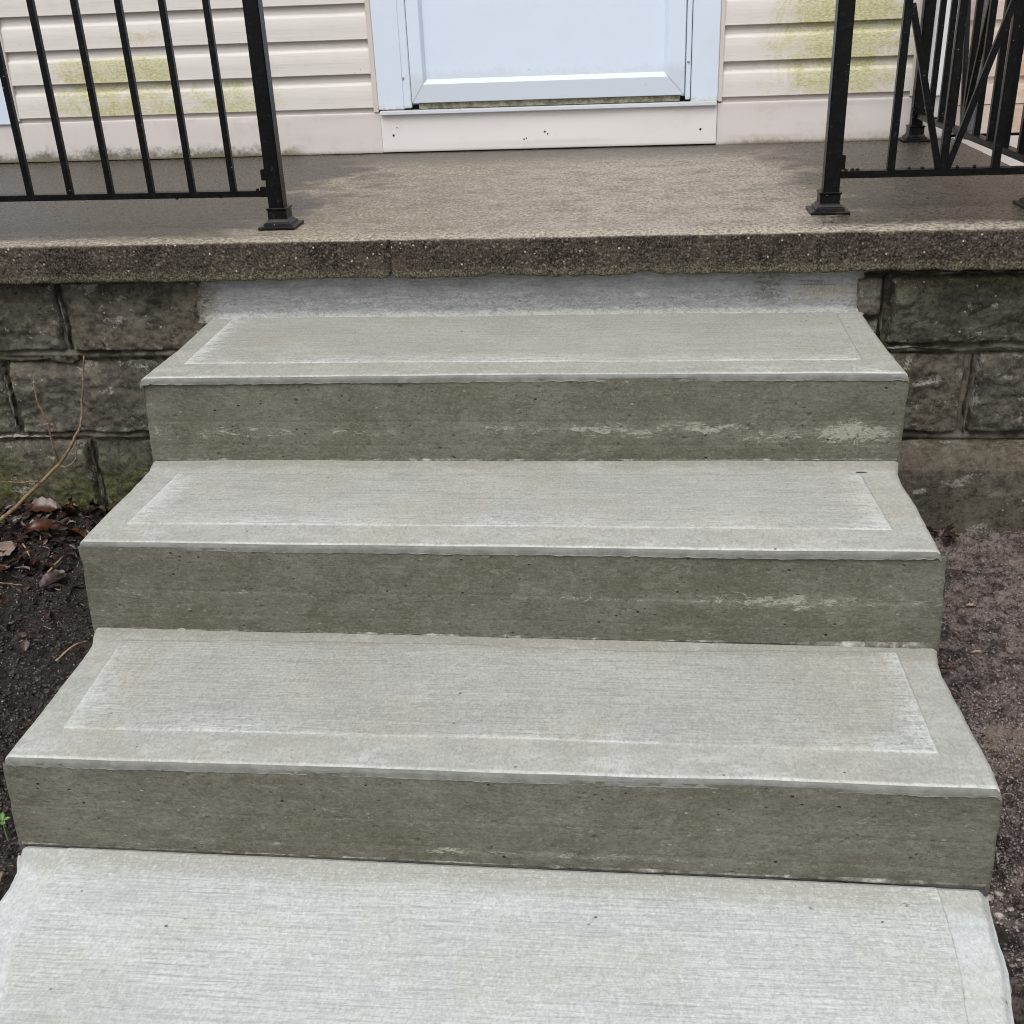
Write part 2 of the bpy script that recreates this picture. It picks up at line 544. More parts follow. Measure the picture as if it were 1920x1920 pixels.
def slab_mat():
    m = Mat("exposed_aggregate_concrete")
    X, Y, Z = m.xyz()
    face = m.attr("face")
    fine = m.noise(260, 4, .7)
    fine2 = m.noise(700, 2, .7)
    med = m.noise(34, 5, .65)
    big = m.noise(3.6, 5, .6, None, 4)
    patchy = m.noise(9, 6, .7, (1, 1.3, 1), 12)
    agg = m.noise(125, 5, .8, (1, .6, 1), 3)
    agg2 = m.noise(60, 6, .8, (1, .6, 1), 8, .5)
    top = m.mix(m.sm(patchy, .3, .7), (.200, .166, .122), (.310, .266, .208))
    top = m.mix(m.math('MULTIPLY', m.math('MULTIPLY', m.sm(X, -.35, .15), m.sm(patchy, .3, .6)), .65), top, (.38, .335, .295))
    top = m.mix(m.math('MULTIPLY', m.sm(agg2, .49, .38), .45), top, (.18, .148, .108))
    top = m.mix(m.math('MULTIPLY', m.sm(agg2, .53, .64), .4), top, (.48, .42, .33))
    top = m.mix(m.math('MULTIPLY', m.sm(agg, .49, .40), .78), top, (.12, .095, .065))
    top = m.mix(m.math('MULTIPLY', m.sm(agg, .53, .63), .55), top, (.56, .50, .42))
    # wet zones at both ends and along the house
    wl_ = m.sm(m.math('ADD', X, m.math('ADD', m.math('MULTIPLY', m.math('SUBTRACT', big, .5), .9), m.math('MULTIPLY', m.math('SUBTRACT', patchy, .5), .5))), -.46, -.68)
    wr_ = m.sm(m.math('ADD', X, m.math('ADD', m.math('MULTIPLY', m.math('SUBTRACT', big, .5), .7), m.math('MULTIPLY', m.math('SUBTRACT', patchy, .5), .5))), .50, .72)
    wb_ = m.sm(m.math('ADD', Y, m.math('MULTIPLY', m.math('SUBTRACT', patchy, .5), .5)), 2.05, 2.36)
    wet = m.math('MAXIMUM', m.math('MAXIMUM', wl_, wr_), m.math('MULTIPLY', wb_, .85))
    edge = m.sm(m.math('ADD', Y, m.math('MULTIPLY', m.math('SUBTRACT', patchy, .5), .12)), 1.185, 1.11)
    wet = m.math('MULTIPLY', wet, m.math('SUBTRACT', 1.0, m.math('MULTIPLY', edge, .8)))
    top = m.mix(m.math('MULTIPLY', wet, .88), top, m.mix(m.sm(agg, .38, .64), (.005, .004, .003), (.055, .045, .034)))
    top = m.mix(m.math('MULTIPLY', edge, m.math('MULTIPLY', m.sm(agg, .44, .6), .75)), top, (.56, .51, .40))
    # face: dark, dirty, with pale grit
    v = m.voro(150, 'F1', off=1.3)
    vc = m.voro(150, 'F1', out="Color", off=1.3)
    sepc = m.t.nodes.new("ShaderNodeSeparateColor"); m.put(sepc.inputs[0], vc)
    fagg = m.noise(85, 7, .85, None, 5, .6)
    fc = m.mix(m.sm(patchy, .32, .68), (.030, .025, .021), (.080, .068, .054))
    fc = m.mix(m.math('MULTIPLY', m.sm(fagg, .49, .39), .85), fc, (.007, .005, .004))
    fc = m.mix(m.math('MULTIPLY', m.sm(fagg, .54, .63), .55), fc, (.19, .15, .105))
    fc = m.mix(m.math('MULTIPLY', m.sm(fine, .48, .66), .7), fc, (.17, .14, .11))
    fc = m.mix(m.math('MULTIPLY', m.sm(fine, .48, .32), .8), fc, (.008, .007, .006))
    gate = m.sm(sepc.outputs[0], .955, .975)
    grit = m.math('MULTIPLY', m.sm(v, .42, .22), gate)
    fc = m.mix(m.math('MULTIPLY', grit, .85), fc, (.55, .5, .42))
    gate2 = m.sm(sepc.outputs[1], .80, .86)
    fc = m.mix(m.math('MULTIPLY', m.math('MULTIPLY', m.sm(v, .5, .3), gate2), .6), fc, (.22, .18, .13))
    mossy = m.math('MULTIPLY', m.sm(m.math('ADD', Z, m.math('MULTIPLY', m.math('SUBTRACT', med, .5), .03)), .600, .584), .7)
    fc = m.mix(mossy, fc, m.mix(m.sm(fine, .4, .62), (.05, .045, .028), (.22, .20, .14)))
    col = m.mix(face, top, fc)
    n1 = m.bump(med, .35, .004)
    n1 = m.bump(m.mix(face, agg, fagg), .8, .005, n1)
    n1 = m.bump(grit, .4, .002, n1)
    rt = m.math('ADD', m.math('SUBTRACT', .62, m.math('MULTIPLY', wet, .34)), m.math('MULTIPLY', m.math('SUBTRACT', agg, .5), .5))
    rough = m.math('MAXIMUM', rt, m.math('MULTIPLY', face, .85))
    return m.done(col, rough, n1, m.math('SUBTRACT', .36, m.math('MULTIPLY', face, .26)))


def stone_mat():
    m = Mat("rock_faced_stone")
    X, Y, Z = m.xyz()
    rd = m.rand()
    big = m.noise(6, 6, .65, None, 2)
    med = m.noise(32, 7, .72, None, 6)
    fine = m.noise(230, 4, .75)
    strat = m.noise(1, 5, .7, (14, 14, 90), 8)
    crisp = m.noise(95, 6, .82, None, 12, .6)
    base = m.mix(rd, (.066, .056, .040), (.088, .078, .062))
    base = m.mix(m.sm(big, .38, .62), base, m.mix(rd, (.125, .105, .074), (.066, .062, .056)))
    base = m.mix(m.math('MULTIPLY', m.sm(med, .51, .62), .6), base, (.155, .140, .105))
    base = m.mix(m.math('MULTIPLY', m.sm(med, .48, .38), .7), base, (.020, .017, .012))
    base = m.mix(m.math('MULTIPLY', m.sm(strat, .55, .75), .35), base, (.17, .15, .115))
    base = m.mix(m.math('MULTIPLY', m.sm(crisp, .545, .64), .42), base, (.20, .185, .145))
    base = m.mix(m.math('MULTIPLY', m.sm(crisp, .48, .39), .7), base, (.010, .009, .006))
    tone = m.noise(2.6, 4, .6, None, 41)
    base = m.mix(m.math('MULTIPLY', m.sm(tone, .45, .62), .55), base, m.mix(m.sm(med, .4, .6), (.085, .078, .062), (.19, .175, .14)))
    base = m.mix(m.math('MULTIPLY', m.sm(tone, .47, .34), .45), base, (.028, .024, .018))
    # moss film low on the wall and under the slab lip
    lowm = m.sm(m.math('ADD', Z, m.math('MULTIPLY', m.math('SUBTRACT', big, .5), .35)), .22, .02)
    upm = m.math('MULTIPLY', m.sm(Z, .50, .57), m.sm(X, .70, .76))
    moss = m.math('MULTIPLY', m.math('MAXIMUM', m.math('MULTIPLY', lowm, m.sm(X, .3, -.3)), m.math('MAXIMUM', m.math('MULTIPLY', upm, .8), m.math('MULTIPLY', lowm, .06))), m.sm(med, .30, .6))
    mossc = m.mix(m.sm(crisp, .35, .65), (.036, .040, .008), (.145, .150, .045))
    base = m.mix(m.math('MULTIPLY', moss, .85), base, mossc)
    # pale lichen / old mortar smears
    lf = m.noise(13, 6, .72, (1, 1, 1.3), 23, .4)
    edge = m.attr("edge")
    lich = m.sm(m.math('ADD', m.math('ADD', lf, m.math('MULTIPLY', edge, .07)), m.math('MULTIPLY', m.math('SUBTRACT', crisp, .5), .30)), .58, .66)
    base = m.mix(m.math('MULTIPLY', lich, .8), base, m.mix(m.sm(fine, .4, .6), (.2, .19, .16), (.44, .42, .37)))
    tiny = m.math('MULTIPLY', m.sm(m.voro(55, 'F1', off=4), .14, .08), m.sm(m.noise(8, 2, .5, None, 31), .5, .6))
    base = m.mix(m.math('MULTIPLY', tiny, .7), base, (.5, .48, .42))
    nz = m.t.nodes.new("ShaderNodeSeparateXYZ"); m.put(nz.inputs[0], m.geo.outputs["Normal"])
    top_lit = m.math('MULTIPLY', m.sm(m.math('ADD', nz.outputs[2], m.math('MULTIPLY', m.math('SUBTRACT', med, .5), .8)), .30, .58), m.sm(X, -1.9, -1.3))  # upward-facing slopes painted paler, as if catching light from above
    base = m.mix(m.math('MULTIPLY', top_lit, .5), base, m.mix(m.sm(crisp, .40, .6), (.065, .054, .037), (.15, .125, .090)))
    n1 = m.bump(med, .7, .010)
    n1 = m.bump(strat, .3, .003, n1)
    n1 = m.bump(crisp, .8, .005, n1)
    return m.done(base, m.math('MULTIPLY_ADD', med, .3, .6), n1, .22)


def mortar_mat():
    m = Mat("old_mortar")
    med = m.noise(24, 6, .7, None, 3)
    big = m.noise(5, 4, .6, None, 9)
    fine = m.noise(240, 4, .75)
    col = m.mix(m.sm(big, .50, .66), (.040, .035, .024), (.16, .14, .115))
    col = m.mix(m.math('MULTIPLY', m.sm(med, .46, .6), .7), col, (.16, .145, .115))
    col = m.mix(m.math('MULTIPLY', m.sm(fine, .5, .3), .6), col, (.02, .018, .013))
    n1 = m.bump(med, .7, .008)
    n1 = m.bump(fine, .7, .002, n1)
    return m.done(col, .85, n1, .15)


def siding_mat(stained):
    m = Mat("vinyl_siding_stained" if stained else "vinyl_siding")
    X, Y, Z = m.xyz()
    base = (.640, .602, .568) if not stained else (.62, .52, .46)
    grainw = m.noise(1, 5, .7, (4, 4, 150), 2, 1.6)
    dirt = m.noise(12, 6, .7, (1, 1, 1.6), 4)
    col = m.mix(m.math('MULTIPLY', m.sm(grainw, .5, .32), .38), base, g3(base, .78))
    col = m.mix(m.math('MULTIPLY', m.sm(dirt, .5, .75), .25), col, g3(base, .72))
    fine = m.noise(90, 5, .75, (1, 1, 2.2), 7)
    if not stained:
        m1 = m.box(-1.82, -1.00, .765, .915, .30, .04)
        m2 = m.box(-1.70, -1.14, .878, .985, .14, .03)
        m3 = m.math('MULTIPLY', m.box(-1.50, -1.15, .975, 1.07, .15, .05), .55)
        m4 = m.math('MULTIPLY', m.box(.46, 1.22, .75, 1.3, .36, .07), 1.1)
        m5 = m.math('MULTIPLY', m.box(-1.3, -.80, .78, .90, .15, .02), .75)
        m6 = m.math('MULTIPLY', m.box(-3.2, 1.2, .78, .92, .2, .1), .22)
        mm = m.math('MAXIMUM', m.math('MAXIMUM', m.math('MAXIMUM', m1, m2), m.math('MAXIMUM', m3, m4)), m.math('MAXIMUM', m5, m6))
        f = m.math('ADD', m.math('MULTIPLY', mm, .68), m.math('MULTIPLY', m.math('SUBTRACT', m.noise(7, 7, .78, (1, 1, 1.2), 14, 1.2), .5), 1.9))
        f = m.math('ADD', f, m.math('MULTIPLY', m.math('SUBTRACT', fine, .5), .8))
        f = m.math('ADD', f, m.math('MULTIPLY', m.math('SUBTRACT', grainw, .5), .7))
        f = m.math('ADD', f, m.math('MULTIPLY', m.math('SUBTRACT', m.noise(160, 5, .85, (.5, .5, 1), 19), .5), .9))
        g = m.math('MULTIPLY', m.sm(f, .20, .78), m.sm(mm, .02, .4))
        gc = m.mix(m.sm(fine, .38, .60), (.34, .33, .13), (.56, .54, .34))
        col = m.mix(m.math('MULTIPLY', g, .95), col, gc)
        sp = m.math('MULTIPLY', m.sm(m.voro(30, 'F1', off=2), .07, .04), m.sm(m.noise(9, 2, .5), .52, .6))
        col = m.mix(m.math('MULTIPLY', sp, .7), col, (.12, .1, .08))
    else:
        f = m.math('ADD', m.box(1.52, 5, .2, 1.9, .12, .4), m.math('MULTIPLY', m.math('SUBTRACT', dirt, .5), 1.6))
        col = m.mix(m.math('MULTIPLY', m.sm(f, .55, 1.1), .8), col, m.mix(m.sm(fine, .4, .6), (.42, .25, .14), (.50, .38, .27)))
    n1 = m.bump(grainw, .35, .0015)
    return m.done(col, .45, n1, .4)


def paint_mat(name, base, dirt_amt, dirt_col, rough=.4, low=None, speck=True):
    """painted/vinyl/aluminium surface with dirt; low=(z0,z1,x0,x1,amount,colour): grime rising from z0"""
    m = Mat(name)
    X, Y, Z = m.xyz()
    d = m.noise(9, 6, .72, (1, 1, 1.2), 3)
    fine = m.noise(70, 5, .75, None, 5)
    col = m.mix(m.math('MULTIPLY', m.sm(d, .48, .75), dirt_amt), base, dirt_col)
    if low:
        for (z0, z1, x0, x1, amt, c) in low:
            h = m.math('SUBTRACT', Z, z0)
            h = m.math('ADD', h, m.math('MULTIPLY', m.math('SUBTRACT', fine, .5), (z1 - z0) * 1.6))
            h = m.math('ADD', h, m.math('MULTIPLY', m.math('SUBTRACT', d, .5), (z1 - z0) * 1.8))
            k = m.sm(h, (z1 - z0), 0.0)
            k = m.math('MULTIPLY', k, m.math('MULTIPLY', m.sm(X, x0, x0 + .12), m.sm(X, x1, x1 - .12)))
            col = m.mix(m.math('MULTIPLY', k, amt), col, c)
    if speck:
        sp = m.math('MULTIPLY', m.sm(m.voro(27, 'F1', off=6), .06, .035), m.sm(m.noise(7, 2, .5, None, 8), .5, .58))
        col = m.mix(m.math('MULTIPLY', sp, .65), col, (.16, .15, .13))
    n1 = m.bump(m.noise(5, 3, .5), .12, .006)
    return m.done(col, rough, n1, .45)


def iron_mat():
    m = Mat("black_iron_paint")
    med = m.noise(55, 5, .7)
    fine = m.noise(260, 3, .7)
    col = m.mix(m.sm(med, .5, .75), (.0016, .0018, .0024), (.006, .006, .007))
    sp = m.math('MULTIPLY', m.sm(m.voro(85, 'F1', off=3), .13, .08), m.sm(m.noise(12, 3, .6), .56, .62))
    col = m.mix(m.math('MULTIPLY', sp, .55), col, (.4, .4, .4))
    X, Y, Z = m.xyz()
    ru = m.math('MULTIPLY', m.sm(m.noise(30, 6, .75, None, 7), .58, .66), m.sm(Z, .78, .66))
    col = m.mix(m.math('MULTIPLY', ru, .5), col, (.07, .035, .018))
    dst = m.math('MULTIPLY', m.sm(m.noise(90, 6, .8, None, 17), .58, .66), .3)
    col = m.mix(dst, col, (.10, .10, .10))
    n1 = m.bump(med, .35, .002)
    n1 = m.bump(fine, .3, .0006, n1)
    return m.done(col, m.math('MULTIPLY_ADD', med, .25, .22), n1, .22)


def soil_mat():
    m = Mat("wet_soil")
    X, Y, Z = m.xyz()
    big = m.noise(3.5, 5, .6, None, 5)
    med = m.noise(30, 6, .72)
    fine = m.noise(210, 5, .78)
    dark = m.mix(m.sm(med, .35, .66), (.010, .008, .007), (.050, .041, .037))
    lt = m.mix(m.sm(med, .38, .62), (.065, .052, .048), (.26, .212, .192))
    xs = m.math('MULTIPLY_ADD', m.sm(m.math('ADD', m.math('ADD', X, m.math('MULTIPLY', m.math('SUBTRACT', big, .5), .5)), m.math('MULTIPLY', m.math('SUBTRACT', med, .5), .5)), .62, 1.0), .85, m.math('MULTIPLY', m.sm(X, .3, .5), .15))
    col = m.mix(xs, dark, lt)
    crs = m.noise(130, 6, .85, None, 4, .5)
    col = m.mix(m.math('MULTIPLY', m.sm(crs, .49, .40), .85), col, (.007, .005, .005))
    col = m.mix(m.math('MULTIPLY', m.sm(crs, .53, .62), .6), col, m.mix(xs, (.09, .075, .07), (.36, .30, .275)))
    tn = m.math('MULTIPLY', m.sm(big, .55, .68), xs)
    col = m.mix(m.math('MULTIPLY', tn, .6), col, (.30, .23, .18))
    col = m.mix(m.math('MULTIPLY', m.sm(fine, .55, .75), .6), col, (.16, .135, .12))
    col = m.mix(m.math('MULTIPLY', m.sm(fine, .47, .28), .75), col, (.005, .004, .004))
    sp = m.math('MULTIPLY', m.sm(m.voro(150, 'F1'), .3, .2), m.sm(m.noise(34, 2, .5, None, 3), .56, .62))
    col = m.mix(m.math('MULTIPLY', sp, .8), col, (.34, .30, .26))
    n1 = m.bump(med, .9, .010)
    n1 = m.bump(crs, .9, .006, n1)
    return m.done(col, m.math('SUBTRACT', .75, m.math('MULTIPLY', m.sm(med, .5, .3), .3)), n1, .25)


def simple(name, c0, c1, scale=60, rough=.6, bumpd=.001, spec=.5, objrand=None):
    m = Mat(name)
    n = m.noise(scale, 5, .7)
    col = m.mix(m.sm(n, .35, .65), c0, c1)
    if objrand: col = m.mix(m.math('MULTIPLY', m.rand(), .7), col, objrand)
    return m.done(col, rough, m.bump(n, .5, bumpd), spec)


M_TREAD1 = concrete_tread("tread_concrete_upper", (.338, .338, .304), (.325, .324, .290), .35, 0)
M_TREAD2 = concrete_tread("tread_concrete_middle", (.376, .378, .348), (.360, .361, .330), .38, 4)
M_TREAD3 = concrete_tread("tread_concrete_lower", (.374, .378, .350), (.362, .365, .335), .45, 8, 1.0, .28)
M_WALK = concrete_tread("walkway_concrete", (.500, .520, .512), (.530, .552, .552), .45, 12, .9, .45)
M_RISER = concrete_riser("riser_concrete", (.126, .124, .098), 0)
M_NOSE = concrete_nose()
M_BEAD = concrete_bead()
M_PARGE = parge_mat()
M_SLAB = slab_mat()
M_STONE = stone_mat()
M_MORTAR = mortar_mat()
M_SIDING = siding_mat(False)
M_SIDING2 = siding_mat(True)
M_SKIRT = paint_mat("skirt_paint", (.64, .595, .572), .5, (.50, .42, .37), .5,
                    [(.655, .700, -3.2, -.80, .95, (.085, .080, .045)), (.655, .672, -3.2, -.62, .8, (.30, .27, .17)),
                     (.655, .672, .45, 1.3, .9, (.13, .125, .06)), (.655, .69, .45, 1.3, .5, (.42, .37, .28))])
M_SKIRTC = paint_mat("door_skirt_paint", (.74, .71, .69), .28, (.54, .49, .45), .45)
M_CHAN = paint_mat("channel_vinyl", (.60, .55, .51), .3, (.42, .38, .30), .45)
M_DOOR = paint_mat("door_white_aluminium", (.66, .745, .865), .14, (.55, .60, .65), .35,
                   [(.868, .905, -.6, .5, .45, (.50, .52, .55))])
M_CASE = paint_mat("casing_white", (.65, .725, .83), .2, (.56, .61, .65), .38,
                   [(.785, .808, -.7, .6, .85, (.42, .38, .24))])
M_SILL = paint_mat("sill_aluminium", (.62, .64, .69), .4, (.40, .42, .45), .35)
M_SWEEP = simple("dirty_sweep", (.13, .125, .075), (.36, .34, .24), 70, .7)
M_WHITE = paint_mat("white_trim", (.80, .82, .83), .12, (.6, .6, .58), .35)
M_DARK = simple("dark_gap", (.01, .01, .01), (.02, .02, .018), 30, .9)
M_IRON = iron_mat()
M_STEEL = simple("screw_steel", (.18, .18, .18), (.4, .4, .4), 300, .4)
M_GALV = simple("galvanised_pipe", (.12, .14, .17), (.22, .24, .27), 60, .45)
M_SOIL = soil_mat()
M_CRUMB = simple("soil_crumb", (.006, .005, .005), (.085, .070, .064), 170, .5, .002, .35)
M_CRUMB2 = simple("soil_crumb_dry", (.050, .040, .037), (.30, .25, .235), 150, .6, .002, .3)
M_PEB = simple("pale_grit", (.14, .12, .105), (.40, .36, .32), 130, .6, .001)
M_LEAF = simple("wet_dead_leaf", (.030, .010, .006), (.085, .028, .013), 35, .32, .001, .6)
M_LEAF2 = simple("pale_dead_leaf", (.16, .115, .095), (.30, .22, .185), 30, .4, .001, .6)
M_LITTER = simple("dark_litter", (.005, .004, .004), (.065, .040, .030), 45, .28, .001, .5)
M_TWIG = simple("twig_bark", (.13, .085, .048), (.29, .20, .12), 80, .45)
M_TWIGP = simple("pale_twig", (.22, .15, .09), (.40, .29, .18), 80, .5)
M_GREEN = simple("sprout_green", (.07, .15, .035), (.15, .27, .08), 60, .4)
M_PAD = paint_mat("pale_concrete_pad", (.50, .48, .46), .4, (.38, .36, .33), .7)

# ---------------------------------------------------------------- concrete steps
Z1, Z2, Z3 = .485, .320, .157
STEPS = [  # z, z_below, nose line, back line, left edge (y,x), right edge (y,x), panel (left pts, right pts, front pts)
    dict(z=Z3, zb=0.0, mat=M_TREAD3,
         nose=[(-.684, .002), (-.313, .004), (.047, .002), (.389, .005), (.687, 0)],
         back=[(-.709, .354), (-.422, .352), (.013, .347), (.418, .343), (.688, .339)],
         L=[(0, -.684), (.09, -.684), (.26, -.687), (.30, -.690), (.33, -.700), (.36, -.709)],
         R=[(0, .687), (.05, .688), (.14, .683), (.27, .678), (.30, .679), (.34, .688)],
         pl=[(.07, -.628), (.313, -.643)], pr=[(.07, .625), (.307, .622)], pf=[(-.63, .070), (.04, .075), (.63, .069)], pb=.315,
         rt=(-.686, .688), rb=(-.695, .689), ry=(-.002, [(-.695, -.004), (0, -.008), (.69, -.011)])),
    dict(z=Z2, zb=Z3, mat=M_TREAD2,
         nose=[(-.705, .361), (-.383, .357), (.018, .358), (.348, .354), (.678, .356)],
         back=[(-.714, .704), (-.307, .708), (-.015, .704), (.348, .712), (.690, .714)],
         L=[(.355, -.705), (.463, -.706), (.62, -.704), (.66, -.706), (.705, -.716)],
         R=[(.355, .678), (.443, .678), (.52, .679), (.62, .675), (.66, .677), (.714, .690)],
         pl=[(.412, -.650), (.609, -.641)], pr=[(.425, .620), (.645, .611)], pf=[(-.65, .424), (.01, .425), (.62, .425)], pb=.64,
         rt=(-.702, .685), rb=(-.709, .689), ry=(.354, [(-.71, .352), (0, .346), (.69, .340)])),
    dict(z=Z1, zb=Z2, mat=M_TREAD1,
         nose=[(-.714, .712), (-.675, .714), (-.292, .717), (-.011, .722), (.342, .722), (.691, .718)],
         back=[(-.735, 1.128), (.702, 1.128)],
         L=[(.71, -.714), (.89, -.711), (1.13, -.720)], R=[(.71, .690), (.90, .683), (1.13, .683)],
         pl=[(.794, -.659), (1.079, -.666)], pr=[(.789, .623), (1.094, .630)], pf=[(-.66, .794), (-.017, .790), (.62, .789)], pb=1.2,
         rt=(-.711, .690), rb=(-.714, .690), ry=(.716, [(-.71, .706), (0, .706), (.69, .714)])),
]


def itp(pts, x):
    pts = sorted(pts)
    return np.interp(x, [p[0] for p in pts], [p[1] for p in pts])


steps_root = empty("concrete_steps", (0, .55, 0), "freshly parged grey concrete steps with smooth borders round brushed treads, climbing to the porch", "steps")

for si, S in enumerate(STEPS):
    z = S['z']; zb = S['zb']; seed = 100 * (si + 1)
    nu, nv = 460, 115
    s = np.linspace(0, 1, nu)[:, None] * np.ones((1, nv))
    t = np.ones((nu, 1)) * np.linspace(0, 1, nv)[None, :]
    x = S['nose'][0][0] + (S['nose'][-1][0] - S['nose'][0][0]) * s
    for _ in range(3):
        yn = itp(S['nose'], x) + fbm(x * 9, x * 0, 3, seed) * .0016
        yb = itp(S['back'], x) - (.0030 + fbm(x * 5, x * 0 + 2, 2, seed + 8) * .0022 if si < 2 else 0)
        y = yn + (yb - yn) * t
        xl = itp(S['L'], y) + fbm(y * 30, y * 0 + 3, 3, seed + 5) * .0012
        xr = itp(S['R'], y) + fbm(y * 30, y * 0 + 9, 3, seed + 6) * .0012
        x = xl + (xr - xl) * s
    sdl = x - itp(S['pl'], y); sdr = itp(S['pr'], y) - x; sdf = y - itp(S['pf'], x)
    sdf = sdf + fbm(x * 5, y * 2, 3, seed + 9) * .0012
    sdb = S['pb'] - y + fbm(x * 6, y * 3, 3, seed + 11) * .012
    sd = np.minimum(np.minimum(sdl, sdr), np.minimum(sdf, np.where(sdb > 0, 9, -9 + 0 * sdb) if False else sdf * 0 + 9))
    fade = np.clip(sdb / .02, -1, 1)
    sd = np.where(sdb < 0, np.minimum(sd, -.01), sd)
    zz = z + fbm(x * 4, y * 4, 3, seed + 1) * .0012 + sstep(-.002, .003, sd) * .0014
    # round off the outer side edges of the tread
    de = np.minimum(x - xl, xr - x)
    zz -= .005 * sstep(.006, 0, de)
    zz -= .002 * sstep(.004, 0, y - yn)
    P = np.stack([x, y, zz], -1)
    LW, RW = ((.75, .5), (.8, .7), (1.0, .25))[si]
    whw = (.05, .045, .022)[si]
    wha = np.maximum(LW * np.exp(-np.maximum(sdl, 0) / whw) * sstep(-.3, .5, 1 - t), RW * np.exp(-np.maximum(sdr, 0) / .035))
    wha = np.maximum(wha, .45 * np.exp(-np.maximum(sdf, 0) / .02) * (.4 + .6 * sstep(.1, -.5, x)))
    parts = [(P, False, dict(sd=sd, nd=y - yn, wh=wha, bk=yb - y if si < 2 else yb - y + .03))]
    # side cheeks down into the soil
    for sx, edge_i, fl in ((-1, 0, False), (1, -1, True)):
        e = P[edge_i]
        nz = 40
        zl = np.linspace(0, 1, nz)[None, :]
        ex = e[:, 0][:, None] + sx * (-.004 * zl) + fbm(e[:, 1][:, None] * 25, zl * 8, 4, seed + 20) * .003 * np.minimum(1, zl * 12)
        ey = e[:, 1][:, None] + 0 * zl
        ez = e[:, 2][:, None] * (1 - zl) + (-.08) * zl
        parts.append((np.stack([ex, ey, ez], -1), fl, dict(sd=ex * 0 - 1, nd=ex * 0 + 1, wh=ex * 0, bk=ex * 0 + 1)))
    V, F, A = join_grids(parts)
    step = link("step", mesh_from(V, F, True, A), steps_root, S['mat'])
    # nosing: rolled edge with a ragged lower lip
    nu2 = 620
    s2 = np.linspace(0, 1, nu2)
    nx = np.interp(s2, np.linspace(0, 1, nu), P[:, 0, 0]); ny = np.interp(s2, np.linspace(0, 1, nu), P[:, 0, 1]); nz0 = np.interp(s2, np.linspace(0, 1, nu), P[:, 0, 2])
    rag = fbm(nx * 75, nx * 0 + 2, 4, seed + 30, .65) * .0020 + fbm(nx * 9, nx * 0 + 5, 2, seed + 31) * .0006
    endc = sstep(.05, 0, np.minimum(nx - nx[0], nx[-1] - nx))
    rag = rag + endc * np.abs(fbm(nx * 120, nx * 0, 3, seed + 33)) * .006
    prof = [(0, 0, 0), (-.0018, -.0007, 0), (-.0035, -.0022, .05), (-.0045, -.0045, .1), (-.0048, -.0070, .2), (-.0050, -.0090, .5), (-.0053, -.0102, 1), (-.0030, -.0108, 1), (.004, -.0108, 1)]
    NP = np.zeros((nu2, len(prof), 3)); lip = np.zeros((nu2, len(prof)))
    for j, (dy, dz, l) in enumerate(prof):
        bumpy = fbm(nx * 70, nx * 0 + j * .6, 3, seed + 34) * .0009 * (j > 1)
        NP[:, j, 0] = nx + (np.sign(nx) * endc * .0015 * (j > 2))
        NP[:, j, 1] = ny + dy + bumpy + endc * fbm(nx * 90, nx * 0 + j, 2, seed + 35) * .0012 * (j > 1)
        NP[:, j, 2] = nz0 + dz * 1.15 + rag * min(1, max(0, (j - 2) / 3))
        lip[:, j] = l
    grid_obj("nosing", NP, M_NOSE, step, dict(lip=lip), flip=True)
    # riser with air holes
    nx_, nz_ = 700, 82
    s = np.linspace(0, 1, nx_)[:, None] * np.ones((1, nz_)); t = np.ones((nx_, 1)) * np.linspace(0, 1, nz_)[None, :]
    zt = z - .0085; zlow = zb - .035
    zz = zt + (zlow - zt) * t
    k = np.clip((zt - zz) / (zt - zb), 0, 1)
    x0 = -.0028 + S['rt'][0] + (S['rb'][0] - S['rt'][0]) * k + fbm(zz * 40, zz * 0, 3, seed + 40) * .0022
    x1 = .0028 + S['rt'][1] + (S['rb'][1] - S['rt'][1]) * k + fbm(zz * 40, zz * 0 + 7, 3, seed + 41) * .0022
    x = x0 + (x1 - x0) * s
    yt = S['ry'][0]; ybm = itp(S['ry'][1], x)
    y = yt + (ybm - yt) * k + .0005
    y = y + fbm(x * 6, zz * 8, 4, seed + 42) * .0018 + fbm(x * 60, zz * 110, 3, seed + 43) * .0004
    y = y + sstep(.004, 0, np.minimum(x - x0, x1 - x)) * .002
    # form-board line
    for zl, dep in (((zb + .45 * (z - zb)), .0008), ((zb + .17 * (z - zb)), .0006)):
        y = y + dep * np.exp(-((zz - zl - fbm(x * 3, x * 0, 2, seed + 44) * .004) / .0016) ** 2)
    r2 = random.Random(seed)
    for _ in range(110):
        hx = r2.uniform(-.68, .68); hz = r2.uniform(zb, zt); hr = r2.choice([.0016, .0018, .0020, .0024, .0034]); dep = hr * 1.4
        e = r2.uniform(.6, 1.2)
        i0 = int((hx - .02 + .72) / 1.44 * nx_) - 12; i1 = i0 + 40
        i0 = max(i0, 0); i1 = min(i1, nx_)
        d = np.sqrt(((x[i0:i1] - hx) * e) ** 2 + (zz[i0:i1] - hz) ** 2)
        y[i0:i1] += dep * sstep(hr, hr * .4, d) * (1 - .3 * e)
    # pale bare patches
    pt = np.zeros_like(x)
